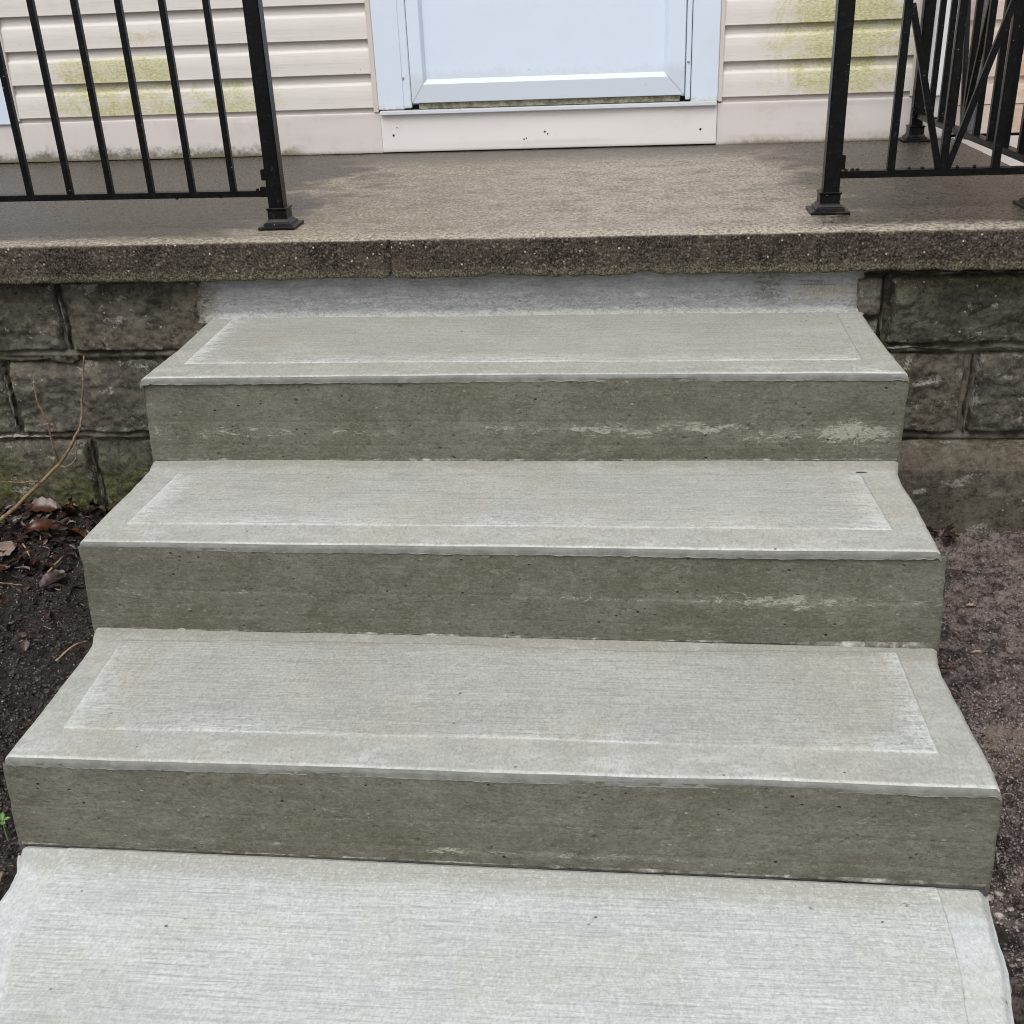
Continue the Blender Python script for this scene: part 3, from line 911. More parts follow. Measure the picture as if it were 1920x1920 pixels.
    if si == 2:
        pt = .30 * np.exp(-((zz - .375) / .020) ** 2) * (.7 + .3 * np.sin(x * 7))
        for cx, cz, wx, wz, a in ((-.55, .375, .05, .014, .6), (-.46, .372, .03, .010, .55), (-.02, .385, .04, .015, .6), (.12, .38, .05, .011, .75), (.20, .376, .07, .011, .8), (.36, .382, .06, .010, .85), (.30, .386, .04, .01, .6),
                                  (.47, .367, .05, .014, .75), (.60, .374, .055, .020, 1.05), (.635, .36, .04, .02, .6), (-.30, .375, .08, .01, .35)):
            pt = np.maximum(pt, a * .86 * np.exp(-(np.abs(x - cx) / (wx * 1.5)) ** 3 - (np.abs(zz - cz + .003 * np.sin(x * 60)) / (wz * 1.15)) ** 2))
    elif si == 1:
        pt = .33 * np.exp(-((zz - .232) / .012) ** 2) * (1 - .5 * np.exp(-((x + .1) / .2) ** 2)) + .36 * np.exp(-((x - .45) / .12) ** 2 - ((zz - .225) / .02) ** 2)
    else:
        pt = .2 * np.exp(-((zz - .08) / .03) ** 2) + .5 * np.exp(-((x + .20) / .02) ** 2 - ((zz - .118) / .006) ** 2) + .45 * np.exp(-((x - .1) / .5) ** 2 - ((zz - .02) / .006) ** 2)
    y = y + .0007 * sstep(.4, .7, pt) * 0
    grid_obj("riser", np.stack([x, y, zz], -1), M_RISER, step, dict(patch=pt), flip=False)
    # cement bead squeezed out along the foot of the riser (thin left, lumpier right)
    nb = 500
    bx = np.linspace(S['rb'][0] + .004, S['rb'][1] - .003, nb)
    by = itp(S['ry'][1], bx) - .0005
    amp = .0006 + .0009 * fbm(bx * 8, bx * 0, 3, seed + 50) + .0010 * fbm(bx * 60, bx * 0, 3, seed + 51)
    if si == 0: amp = amp * .9 + .0012 * sstep(.3, .65, bx)
    if si == 1: amp = amp + .0028 * sstep(.40, .60, bx)
    amp = np.maximum(amp, .0002)
    pr = [(0.004, 1.6), (-.1, 1.5), (-.8, 1.15), (-1.3, .5), (-1.5, -.1), (-1.2, -1.2)]
    BP = np.zeros((nb, len(pr), 3))
    gap = .0008 if si == 0 else 0.0
    for j, (a, b) in enumerate(pr):
        BP[:, j, 0] = bx
        BP[:, j, 1] = by + a * amp if j else by + .006
        BP[:, j, 2] = zb + .0006 + b * amp * 1.2 + gap + fbm(bx * 90, bx * 0 + j, 2, seed + 52) * .0006
    grid_obj("cement_bead", BP, M_BEAD, step, flip=False)

# ---------------------------------------------------------------- walkway slab at the foot
nu, nv = 420, 260
t = np.linspace(0, 1, nv) ** 2.2
yb0 = itp(STEPS[0]['ry'][1], np.linspace(-.69, .69, nu)) - .0018 - .0030 * np.linspace(0, 1, nu)
yy = yb0[:, None] - (t * 3.2)[None, :]
xl = itp([(-3.3, -.66), (-.40, -.665), (-.103, -.673), (-.082, -.673), (-.051, -.677), (-.012, -.697), (0, -.697)], yy)
xr = itp([(-3.3, .62), (-.233, .660), (-.209, .666), (-.149, .676), (-.09, .679), (-.035, .685), (0, .689)], yy)
xl = xl + fbm(yy * 25, yy * 0, 4, 900) * .003; xr = xr + fbm(yy * 25, yy * 0 + 5, 4, 901) * .003
s = np.linspace(0, 1, nu)[:, None]
xx = xl + (xr - xl) * s
sd = np.minimum(xx - itp([(-3.3, -.56), (-.29, -.572), (-.258, -.583), (-.172, -.611), (-.104, -.617)], yy), itp([(-3.3, .57), (-.229, .604), (-.17, .614), (-.107, .619), (-.043, .621)], yy) - xx)
bk = yb0[:, None] - yy
zz = fbm(xx * 3, yy * 3, 3, 903) * .0015 + sstep(-.002, .003, sd) * .0012
de = np.minimum(xx - xl, xr - xx)
zz = zz - .012 * sstep(.014, 0, de) - .003 * sstep(.006, 0, bk)
P = np.stack([xx, yy, zz], -1)
parts = [(P, True, dict(sd=sd, nd=sd * 0 + 1, wh=.5 * np.exp(-np.maximum(itp([(-3.3, .57), (-.229, .604), (-.17, .614), (-.107, .619), (-.043, .621)], yy) - xx, 0) / .10), bk=bk - .012))]
for ei, sx, fl in ((0, -1, True), (-1, 1, False)):
    e = P[ei]
    zl = np.linspace(0, 1, 14)[None, :]
    ex = e[:, 0][:, None] + sx * .006 * sstep(0, .3, zl) + fbm(e[:, 1][:, None] * 50, zl * 5, 4, 910) * .006 * np.minimum(1, zl * 4)
    parts.append((np.stack([ex, e[:, 1][:, None] + 0 * zl, e[:, 2][:, None] * (1 - zl) - .11 * zl], -1), fl, dict(sd=ex * 0 - 1, nd=ex * 0 + 1, wh=ex * 0, bk=ex * 0 + 1)))
e = P[:, 0]
zl = np.linspace(0, 1, 3)[None, :]
parts.append((np.stack([e[:, 0][:, None] + 0 * zl, e[:, 1][:, None] + 0 * zl, e[:, 2][:, None] * (1 - zl) - .1 * zl], -1), True, dict(sd=e[:, :1] * 0 - 1 + 0 * zl, nd=e[:, :1] * 0 + 1 + 0 * zl, wh=e[:, :1] * 0 + 0 * zl, bk=e[:, :1] * 0 + 1 + 0 * zl)))
V, F, A = join_grids(parts)
walk = link("walkway", mesh_from(V, F, True, A), None, M_WALK)
tag(walk, kind='structure')
JP = np.zeros((60, 2, 3))
JP[:, 0] = np.stack([np.linspace(-.69, .686, 60), np.full(60, .004), np.full(60, -.0022)], -1); JP[:, 1] = np.stack([np.linspace(-.69, .686, 60), np.full(60, -.022), np.full(60, -.0062)], -1)
grid_obj('joint_filler', JP, simple('joint_dirt', (.012, .013, .015), (.05, .052, .056), 120, .6), walk, flip=True)

# ---------------------------------------------------------------- ground
def dens(a, b, segs):
    out = [a]
    for (e, n) in segs:
        out += list(np.linspace(out[-1], e, n + 1)[1:])
    return np.array(out)


gx = dens(-60, 60, [(-8, 8), (-2, 14), (-1.45, 20), (-.66, 150), (.64, 20), (1.15, 170), (2.0, 20), (8, 14), (60, 8)])
gy = dens(-60, 60, [(-8, 8), (-2.0, 12), (-.5, 40), (1.16, 460), (1.3, 4), (8, 14), (60, 8)])
X, Y = np.meshgrid(gx, gy, indexing='ij')
near = sstep(3.0, 1.2, np.abs(X)) * sstep(-3.0, -.6, Y)


def soil_h(X, Y):
    h = -.018 + fbm(X * 3, Y * 3, 3, 50) * .014
    h = h + fbm(X * 14, Y * 14, 4, 51) * .015 + (.5 - np.abs(fbm(X * 38, Y * 38, 4, 52, .6))) * .020 - .010 + fbm(X * 100, Y * 100, 2, 57) * .0045
    h = h + .016 * sstep(.95, 1.12, Y) + .012 * sstep(-.9, -1.15, X) * sstep(.3, .8, Y)
    h = h - .018 * sstep(.1, -.5, Y)
    return h


Zg = soil_h(X, Y)
Zg = np.where((np.abs(X) < .655) & (Y < 1.3), -.09, Zg)
Zg = Zg - 0 * near
ground = grid_obj("soil_ground", np.stack([X, Y, Zg], -1), M_SOIL)
tag(ground, kind='structure')


def sh(x, y):
    return float(soil_h(np.array([x]), np.array([y]))[0])


def scatter_mesh(name, n, size, mat, seed, regions, flat=1.0, lift=.3):
    """many little irregular lumps (octahedra) joined as one heap of stuff"""
    r = np.random.RandomState(seed)
    ws = np.array([q[4] for q in regions], float); ws /= ws.sum()
    which = r.choice(len(regions), n, p=ws)
    R = np.array([q[:4] for q in regions])[which]
    px = R[:, 0] + (R[:, 1] - R[:, 0]) * r.rand(n); py = R[:, 2] + (R[:, 3] - R[:, 2]) * r.rand(n)
    pz = soil_h(px, py)
    sz = size[0] + (size[1] - size[0]) * r.rand(n) ** 2.8
    base = np.array([(1, 0, 0), (0, 1, 0), (-1, 0, 0), (0, -1, 0), (.7, .7, .6), (-.6, .5, .7), (-.5, -.7, .6), (.6, -.6, .7), (0, 0, -1), (0, 0, 1.0)])
    base = np.array([(1, 0, 0), (0, 1, 0), (-1, 0, 0), (0, -1, 0), (0, 0, 1), (0, 0, -1)], float)
    tri = [(0, 1, 4), (1, 2, 4), (2, 3, 4), (3, 0, 4), (1, 0, 5), (2, 1, 5), (3, 2, 5), (0, 3, 5)]
    V = base[None] * (1 + 1.1 * (r.rand(n, 6, 1) - .5)) * (1 + .7 * (r.rand(n, 1, 3) - .5)) + .45 * (r.rand(n, 6, 3) - .5)
    V = V * sz[:, None, None] * np.array([1, 1, flat])
    a = r.rand(n) * 6.28; ca, sa = np.cos(a), np.sin(a)
    Vx = V[:, :, 0] * ca[:, None] - V[:, :, 1] * sa[:, None]; Vy = V[:, :, 0] * sa[:, None] + V[:, :, 1] * ca[:, None]
    V = np.stack([Vx + px[:, None], Vy + py[:, None], V[:, :, 2] + (pz + sz * lift * flat)[:, None]], -1).reshape(-1, 3)
    F = (np.array(tri)[None] + (np.arange(n) * 6)[:, None, None]).reshape(-1, 3)
    me = bpy.data.meshes.new(name)
    me.vertices.add(len(V)); me.vertices.foreach_set("co", V.astype(np.float32).ravel())
    me.loops.add(len(F) * 3); me.loops.foreach_set("vertex_index", F.astype(np.int32).ravel())
    me.polygons.add(len(F)); me.polygons.foreach_set("loop_start", np.arange(0, len(F) * 3, 3, dtype=np.int32))
    me.update(calc_edges=True); me.validate()
    o = link(name, me, None, mat)
    return tag(o, kind='stuff')


LR = (-1.5, -.715, -.3, 1.12, 3); RR = (.705, 1.35, -.5, 1.12, 3)
LRn = (-.95, -.70, -.25, .45, 1)
o = scatter_mesh("soil_crumbs", 30000, (.0010, .0062), M_CRUMB, 1, [LR, LRn, (.705, .80, -.4, 1.1, .35)], .55, .15)
tag(o, "dark wet soil crumbs and mulch bits beside the steps", "soil")
o = scatter_mesh("soil_crumbs", 30000, (.0009, .0040), M_CRUMB2, 2, [(.69, 1.35, -.5, 1.12, 2), (.69, .95, -.3, .5, 1)], .7, .1)
tag(o, "greyish brown soil crumbs on the bed right of the steps", "soil")
o = scatter_mesh("pale_grit", 1500, (.0009, .0028), M_PEB, 3, [(-1.2, -.72, .3, .8, 2), (-1.5, -.72, -.2, 1.0, 1), (.71, .95, -.35, .5, 3), RR])
tag(o, "pale grit scattered in the soil on both sides", "grit")


def leaf_mesh(L, W, curl, seed, lobed=False, nseg=9):
    r = random.Random(seed)
    V = []; n = nseg
    for i in range(n + 1):
        u = i / n
        w = W * math.sin(math.pi * min(1, u * .92 + .04)) ** .7
        if lobed: w *= .72 + .4 * (i % 2)
        x = (u - .5) * L
        zc = curl * math.cos((u - .5) * 2.6) + r.uniform(-1, 1) * .03 * L
        for side, k in ((-1, 1), (-.5, .5), (0, 0), (.5, .5), (1, 1)):
            V.append((x, side * w + r.uniform(-1, 1) * W * .07 * k, zc + (curl * 1.1 - .10 * W) * k * k * (1 + .5 * r.uniform(-1, 1)) + (0 if k else -.04 * W)))
    F = []
    for i in range(n):
        for j in range(4):
            a = i * 5 + j
            F.append((a, a + 1, a + 6, a + 5))
    return V, F


# loose dark litter against the wall on the left (nobody could count it)
V = []; F = []
r = random.Random(21)
for i in range(900):
    if i < 720:
        px = r.uniform(-1.5, -.74); py = 1.12 - abs(r.gauss(0, .16)); py = max(py, .62)
        if px > -1.0 and py < .95: py = 1.12 - abs(r.gauss(0, .05))
    else:
        px = r.uniform(-1.5, -.95); py = r.uniform(.45, 1.0)
    if i % 18 == 0: px = r.uniform(.72, .88); py = r.uniform(1.0, 1.11)
    L_ = r.uniform(.010, .036); a = r.uniform(0, 6.28); tilt = r.gauss(0, .45); roll = r.gauss(0, .45)
    lv, lf = leaf_mesh(L_, L_ * r.uniform(.18, .42), L_ * r.uniform(-.15, .3), i, False, 3)
    Mx = Matrix.Translation((px, py, sh(px, py) + .004 + r.uniform(0, .012))) @ Matrix.Rotation(a, 4, 'Z') @ Matrix.Rotation(tilt, 4, 'X') @ Matrix.Rotation(roll, 4, 'Y')
    b = len(V)
    V += [tuple(Mx @ Vector(v)) for v in lv]
    F += [tuple(b + q for q in f) for f in lf]
o = link("leaf_litter", mesh_from(np.array(V), np.array(F), True), None, M_LITTER)
tag(o, "dark rotting shreds of leaves along the foot of the stone wall", "leaf litter", kind='stuff')
# pine-needle-like shreds
bm = bmesh.new()
for i in range(130):
    if i % 2: px, py = r.uniform(-1.45, -.74), r.uniform(.0, 1.08)
    else: px, py = r.uniform(.72, 1.25), r.uniform(-.3, 1.05)
    a = r.uniform(0, 6.28); L_ = r.uniform(.008, .028); z = sh(px, py) + .005
    add_tube(bm, [(px, py, z), (px + L_ * .5 * math.cos(a + .2), py + L_ * .5 * math.sin(a + .2), z + .003), (px + L_ * math.cos(a), py + L_ * math.sin(a), z + r.uniform(-.002, .004))], [.0007, .0008, .0005], 4)
o = bm_obj("wood_shreds", bm, M_TWIG)
tag(o, "short brown stem shreds strewn over the soil", "plant debris", kind='stuff')

# individual leaves
def dead_leaf(x, y, L_, W_, curl, rz, rx, ry, mat, label, lobed, seed, lift=.008):
    lv, lf = leaf_mesh(L_, W_, curl, seed, lobed)
    me = mesh_from(np.array(lv), np.array(lf), True)
    me.materials.append(mat)
    o = bpy.data.objects.new("dead_leaf", me)
    C.objects.link(o)
    o.location = (x, y, sh(x, y) + lift)
    o.rotation_euler = (rx, ry, rz)
    return tag(o, label, "leaf", "dead leaves lying on the soil")


dead_leaf(-1.225, .905, .100, .034, .006, 1.2, .15, -.1, M_LEAF2, "large pale grey-brown wet leaf at the left border of the photo", False, 1, .018)
dead_leaf(-1.150, .985, .070, .022, .010, .6, .5, .2, M_LEAF, "russet curled leaf right behind the large pale leaf", True, 2, .022)
dead_leaf(-1.195, 1.085, .085, .024, .012, .1, .4, .0, M_LEAF, "dark red-brown leaf under the thick end of the bare twig", False, 3, .020)
dead_leaf(-1.120, 1.085, .060, .018, .012, 2.2, -.7, .3, M_LEAF, "upright reddish leaf scrap leaning on the wall foot", True, 4, .024)
dead_leaf(-1.125, .862, .036, .013, .006, 2.6, .2, .2, M_LEAF, "small rounded brown leaf in front of the leaf pile", False, 5, .010)
dead_leaf(-1.190, .820, .060, .014, .010, 1.9, .7, .2, M_LEAF, "narrow orange-brown leaf folded beside the large pale leaf", False, 6, .016)
dead_leaf(-1.075, .985, .060, .018, .008, -.4, -.5, .1, M_LEAF, "pinkish folded leaf in the middle of the leaf pile", True, 8, .018)
dead_leaf(-1.040, .800, .060, .020, .006, .9, .2, -.2, M_LITTER, "blackish flat wet leaf on bare soil near the second step", False, 9, .012)
dead_leaf(-1.130, .640, .055, .020, .006, .2, .2, .2, M_LITTER, "slate-dark wet leaf low at the left of the bed", True, 10, .012)
dead_leaf(.890, 1.045, .060, .016, .014, 1.0, .9, .2, M_LITTER, "dark brown curled leaf in the corner right of the middle step", False, 11, .012)
dead_leaf(1.060, 1.020, .065, .022, .014, 1.3, .6, .4, M_LEAF2, "light brown curled leaf at the right border of the photo", True, 12, .018)
dead_leaf(.877, .770, .018, .004, .002, .0, .1, 0, M_TWIGP, "tiny orange leaf flake alone on the soil to the right", False, 13, .006)
dead_leaf(.843, .601, .018, .003, .002, .2, .1, 0, M_TWIGP, "tiny yellowish leaf flake beside the top corner of the lowest step", False, 14, .008)
dead_leaf(.784, .549, .020, .004, .001, .2, .1, 0, M_LEAF, "reddish sliver of leaf near the lowest step's back corner", False, 15, .006)


def twig(pts, rad, mat, label, seed):
    bm = bmesh.new()
    P_ = smooth_path([(x, y, sh(x, y) + dz) for x, y, dz in pts], 4, .0006, seed)
    add_tube(bm, P_, [rad * (1 - .45 * i / len(P_)) for i in range(len(P_))], 6)
    o = bm_obj("fallen_twig", bm, mat, None, True)
    return tag(o, label, "twig", "broken twigs on the soil")


twig([(-1.172, .93, .020), (-1.150, .905, .018), (-1.125, .872, .014)], .0022, M_TWIGP, "pale forked twig on the brown leaves beside the large pale leaf", 1)
twig([(-1.070, .833, .010), (-1.062, .858, .022), (-1.060, .893, .026)], .0030, M_TWIGP, "short tan V-shaped twig piece on the dark soil left of the steps", 2)
twig([(-.895, .510, .008), (-.872, .545, .010), (-.862, .580, .012)], .0022, M_TWIGP, "slim tan twig lying close to the middle step's left side", 3)
twig([(-1.22, .800, .012), (-1.15, .792, .012), (-1.10, .778, .010)], .0016, M_TWIG, "thin brown twig lying level at the left border", 4)
twig([(-.706, -.045, .010), (-.697, -.075, .014), (-.692, -.115, .010)], .0032, M_TWIGP, "orange-tan twig stub against the walkway's left edge", 5)
twig([(.78, .925, .008), (.86, .93, .006), (.93, .905, .008)], .0016, M_CRUMB, "thin black root crossing the soil to the right", 6)

for (x, y, s_, lab) in ((.694, -.008, .0075, "pale pointed stone touching the walkway's back right corner"), (.712, .004, .006, "light beige stone chip right of the pointed stone"),
                        (.697, -.045, .007, "flat whitish stone against the walkway's right side"), (.716, -.030, .005, "small grey-white stone farthest from the walkway's right side")):
    bm = bmesh.new()
    bmesh.ops.create_icosphere(bm, subdivisions=2, radius=s_)
    rr = random.Random(lab)
    for v in bm.verts:
        f = 1 + .35 * (float(vnoise(v.co.x / s_ * 1.5 + 3, v.co.y / s_ * 1.5 + v.co.z / s_, 5)) - .5)
        v.co = Vector((v.co.x * f, v.co.y * f * .8, v.co.z * f * .55))
    o = bm_obj("stone_chip", bm, M_PEB)
    o.location = (x, y, sh(x, y) + s_ * .35)
    tag(o, lab, "stone", "stone chips by the walkway")

# little green sprout
sp = empty("green_sprout", (-.738, .030, sh(-.738, .03)), "tiny green seedling at the left border beside the lowest step", "sprout")
bm = bmesh.new()
add_tube(bm, [(-.738, .03, sh(-.738, .03)), (-.737, .028, .012)], [.0015, .0010], 6)
bm_obj("stem", bm, M_GREEN, sp)
for k, (a, el) in enumerate(((.2, .3), (1.9, .5), (-.9, .15), (3.4, .6))):
    lv, lf = leaf_mesh(.013, .004, .0015, 40 + k, False, 5)
    Mx = Matrix.Translation((-.737, .028, .012)) @ Matrix.Rotation(a, 4, 'Z') @ Matrix.Rotation(-el, 4, 'Y') @ Matrix.Translation((.0075, 0, 0))
    link("leaf", mesh_from(np.array([tuple(Mx @ Vector(v)) for v in lv]), np.array(lf), True), sp, M_GREEN)

# bare shrub shoot in front of the wall
shoot = empty("bare_shoot", (-1.30, .95, 0), "leafless brown twig rising in front of the stone wall on the left", "twig")
Yt = .95
main = smooth_path([(-1.40, Yt, -.02), (-1.225, Yt, .067), (-1.14, Yt, .132), (-1.053, Yt, .206), (-1.022, Yt, .240), (-1.002, Yt, .27), (-.982, Yt + .005, .305), (-.974, Yt + .01, .344), (-.962, Yt + .01, .39), (-.947, Yt + .01, .451)], 4, .0012, 3)
bm = bmesh.new()
add_tube(bm, main, [.0052 - .0036 * i / len(main) for i in range(len(main))], 8)
bm_obj("stem", bm, M_TWIG, shoot, True)
for pts, r0 in (([(-1.053, Yt, .206), (-1.050, Yt - .01, .25), (-1.049, Yt - .015, .307), (-1.056, Yt - .02, .36), (-1.055, Yt - .02, .402)], .0026),
                ([(-1.053, Yt, .203), (-1.03, Yt - .01, .204), (-1.005, Yt - .012, .225), (-.995, Yt - .012, .262)], .0016),
                ([(-1.102, Yt, .160), (-1.118, Yt - .01, .168), (-1.15, Yt - .015, .168), (-1.20, Yt - .02, .172), (-1.26, Yt - .02, .178)], .0014)):
    bm = bmesh.new()
    P_ = smooth_path(pts, 5, .0008, 5)
    add_tube(bm, P_, [r0 * (1 - .4 * i / len(P_)) for i in range(len(P_))], 6)
    bmesh.ops.create_icosphere(bm, subdivisions=1, radius=r0 * 1.25, matrix=Matrix.Translation(P_[-1]))
    bmesh.ops.create_icosphere(bm, subdivisions=1, radius=r0 * 1.35, matrix=Matrix.Translation(P_[len(P_) // 2]))
    bm_obj("side_branch", bm, M_TWIG, shoot, True)

# tiny debris on the concrete
def crumb(name, x, y, z, s_, mat, label, seed, flat=.5, L_=1.6):
    bm = bmesh.new()
    bmesh.ops.create_icosphere(bm, subdivisions=2, radius=s_)
    for v in bm.verts:
        f = 1 + .7 * (float(vnoise(v.co.x / s_ * 2 + seed, v.co.y / s_ * 2 + v.co.z / s_ * 2, seed)) - .5)
        v.co = Vector((v.co.x * f * L_, v.co.y * f, v.co.z * f * flat))
    o = bm_obj(name, bm, mat)
    o.location = (x, y, z + s_ * flat * .6)
    tag(o, label, "debris", "bits of dirt on the concrete")


M_BIT = simple("cement_bit", (.20, .195, .17), (.40, .39, .35), 200, .8)
crumb("seed_husk", -.049, .107, Z3, .0022, M_LEAF, "tiny reddish seed husk on the lowest step's tread", 3, .4, 2.4)
crumb("dirt_crumb", .447, -.067, 0, .0032, M_BIT, "grey cement crumb on the walkway right of its middle", 4)
crumb("dirt_crumb", .571, -.053, 0, .0034, M_BIT, "grey cement crumb nearest the walkway's right border strip", 5)
crumb("dirt_crumb", .535, -.085, 0, .0020, M_CRUMB2, "small brown crumb between the two cement crumbs and the border", 6)
crumb("dirt_crumb", .612, .655, Z2, .0024, M_CRUMB, "little dark sliver by the top corner of the middle tread panel", 7, .4, 4)

# ---------------------------------------------------------------- porch slab
prof = []   # (y, z, face)
for y in np.concatenate([np.linspace(2.50, 1.20, 190), np.linspace(1.195, 1.093, 38)]):
    prof.append((y, .657, 0))
for a in np.linspace(12, 90, 5):
    prof.append((1.093 - .007 * math.sin(math.radians(a)), .657 - .007 + .007 * math.cos(math.radians(a)), min(1, a / 60)))
for z in np.linspace(.647, .582, 34):
    prof.append((1.086, z, 1))
for a in (25, 55, 90):
    prof.append((1.086 + .007 * (1 - math.cos(math.radians(a))), .581 - .007 * math.sin(math.radians(a)), 1))
for y in (1.105, 1.125, 1.16, 1.25):
    prof.append((y, .5740, 1))
prof = np.array(prof)
xs = np.concatenate([np.linspace(-3.2, -1.4, 120)[:-1], np.linspace(-1.4, 1.178, 980)])
nu, nv = len(xs), len(prof)
X = xs[:, None] * np.ones((1, nv)); Yp = np.ones((nu, 1)) * prof[None, :, 0]; Zp = np.ones((nu, 1)) * prof[None, :, 1]; Fc = np.ones((nu, 1)) * prof[None, :, 2]
ft = (Fc > .5)
n_f = fbm(X * 190, Zp * 190 + Yp * 60, 3, 70, .7) * .0030 + fbm(X * 30, Zp * 30 + Yp * 9, 3, 71) * .0028 + fbm(X * 4, Zp * 2, 2, 72) * .003
edge_w = sstep(1.16, 1.09, Yp)
Y2 = Yp + n_f * Fc
Z2_ = Zp + (1 - Fc) * (fbm(X * 2.5, Yp * 2.5, 3, 73) * .0015 + fbm(X * 120, Yp * 120, 2, 74) * .0006 + edge_w * (fbm(X * 45, Yp * 45, 3, 75) * .0022 - .0012))
lowk = sstep(.600, .580, Zp) * Fc
chip = fbm(X * 26, X * 0, 4, 76) * .0035 + fbm(X * 7, X * 0 + 4, 2, 79) * .003
Z2_ = Z2_ + lowk * chip
for cx, wdt, dep in ((-.299, .005, .012), (.583, .003, .006), (-.593, .003, .003), (.07, .008, .005), (-.08, .02, .004), (.23, .03, .005)):
    Z2_ = Z2_ + lowk * dep * np.exp(-((X - cx) / wdt) ** 2) * (Zp > .5)
# hairline cracks down the face
for cx, d_ in ((-.299, .005), (.583, .003)):
    wob = cx + fbm(Zp * 90, Zp * 0, 3, 77) * .004
    zone = Fc * (sstep(.66, .60, Zp) if cx > 0 else 1)
    Y2 = Y2 + d_ * 1.8 * np.exp(-((X - wob) / .0028) ** 2) * zone
slab_me_parts = [(np.stack([X, Y2, Z2_], -1), False, dict(face=Fc))]
# right-hand end and back/underside closure
endP = np.stack([np.full((2, nv), 1.178), np.stack([Y2[-1], Y2[-1]]), np.stack([Z2_[-1], np.full(nv, .5740)])], -1)
slab_me_parts.append((endP, False, dict(face=np.ones((2, nv)))))
V, F, A = join_grids(slab_me_parts)
slab = link("porch_slab", mesh_from(V, F, True, A), None, M_SLAB)
tag(slab, "old brown exposed-aggregate concrete porch slab with a rough dark front edge and wet top", "porch slab")

# ---------------------------------------------------------------- foundation wall
YW = 1.133
wall = empty("stone_wall", (0, YW, 0), "dark mossy foundation wall of large rock-faced stone blocks under the porch slab", "stone wall")


def block(x0, x1, z0, z1, seed, lean=0.0, proud=0.0, top_slope=0.0, name="stone", smoothness=1.0, mat=None, skew=0.0):
    w = x1 - x0; h = z1 - z0
    nu = max(12, min(170, int(w / .0036))); nv = max(10, int(h / .0040))
    s = np.linspace(0, 1, nu)[:, None] * np.ones((1, nv)); t = np.ones((nu, 1)) * np.linspace(0, 1, nv)[None, :]
    x = x0 + w * s + skew * (1 - t); z = z0 + h * t
    dx = np.minimum(s, 1 - s) * w; dz = np.minimum(t, 1 - t) * h
    e = np.minimum(dx, dz)
    k = sstep(0, .011, dx) * sstep(0, .010, dz)
    ju = fbm(z * 18, z * 0, 3, seed) * .006; jv = fbm(x * 14, x * 0, 4, seed + 1) * .006
    x = x + ju * (1 - sstep(0, .03, dx)); z = z + jv * (1 - sstep(0, .03, dz))
    rock = fbm(x * 6, z * 8, 3, seed + 2) * .012 + np.abs(fbm(x * 9, z * 16, 5, seed + 3, .6)) * .016 + np.abs(fbm(x * 34, z * 48, 4, seed + 6, .6)) * .004 + fbm(x * 90, z * 110, 2, seed + 4) * .0022
    y = YW + .020 - .020 * k - proud * k - rock * k * smoothness
    y = y + top_slope * np.clip((t - .76) / .24, 0, 1) + lean * t
    y = np.maximum(y, 1.0)
    # skirt going back into the joint
    P = np.stack([x, y, z], -1)
    ring = P.copy()
    P[0, :, 1] += .03; P[-1, :, 1] += .03; P[:, 0, 1] += .03; P[:, -1, 1] += .03
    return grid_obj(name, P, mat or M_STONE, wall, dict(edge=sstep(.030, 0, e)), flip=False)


# rows: A .402-.572, B .203-.392, C 0-.193   (left of the steps)
J = .011
for x0, x1, sd_, sk in ((-1.065, -.66, 11, .0), (-1.52, -1.078, 12, .0), (-2.05, -1.532, 13, 0), (-2.6, -2.06, 14, 0), (-3.2, -2.61, 15, 0)):
    block(x0, x1, .403, .571, sd_, top_slope=.0)
for x0, x1, sd_ in ((-1.236, -.66, 21), (-1.75, -1.250, 22), (-2.3, -1.76, 23), (-3.2, -2.31, 24)):
    block(x0, x1, .204, .392, sd_, top_slope=.018)
for x0, x1, sd_ in ((-1.066, -.66, 31), (-1.55, -1.078, 32), (-2.1, -1.56, 33), (-3.2, -2.11, 34)):
    block(x0, x1, -.03, .193, sd_, top_slope=.012, smoothness=.7)
# right of the steps
block(.664, .727, .470, .560, 41, proud=.014)
block(.665, .724, .405, .468, 42)
for x0, x1, sd_ in ((.738, 1.20, 43), (1.212, 1.7, 44), (1.71, 2.4, 45), (2.41, 3.2, 46)):
    block(x0, x1, .405, .556, sd_, proud=.004)
for x0, x1, sd_ in ((.66, .920, 51), (.934, 1.40, 52), (1.412, 2.0, 53), (2.01, 3.2, 54)):
    block(x0, x1, .206, .392, sd_, top_slope=.016)
for x0, x1, sd_ in ((.655, 1.36, 61), (1.372, 2.1, 62), (2.11, 3.2, 63)):
    block(x0, x1, -.03, .195, sd_, proud=.050, top_slope=.060, smoothness=.22)

# mortar bed behind and between the stones
xs = np.linspace(-3.2, 3.2, 1100); zs = np.linspace(-.08, .60, 130)
X, Zm = np.meshgrid(xs, zs, indexing='ij')
Ym = YW + .016 + fbm(X * 25, Zm * 25, 4, 81) * .006 + fbm(X * 5, Zm * 5, 2, 82) * .004
Ym = Ym - .012 * sstep(.012, 0, np.abs(Zm - .3975 - fbm(X * 6, X * 0, 3, 83) * .006)) - .010 * sstep(.012, 0, np.abs(Zm - .1985 - fbm(X * 6, X * 0, 3, 84) * .005))
Ym = Ym - .014 * sstep(.555, .566, Zm) * sstep(.70, .76, X)
grid_obj("mortar_bed", np.stack([X, Ym, Zm], -1), M_MORTAR, wall, dict(edge=0 * X), flip=False)
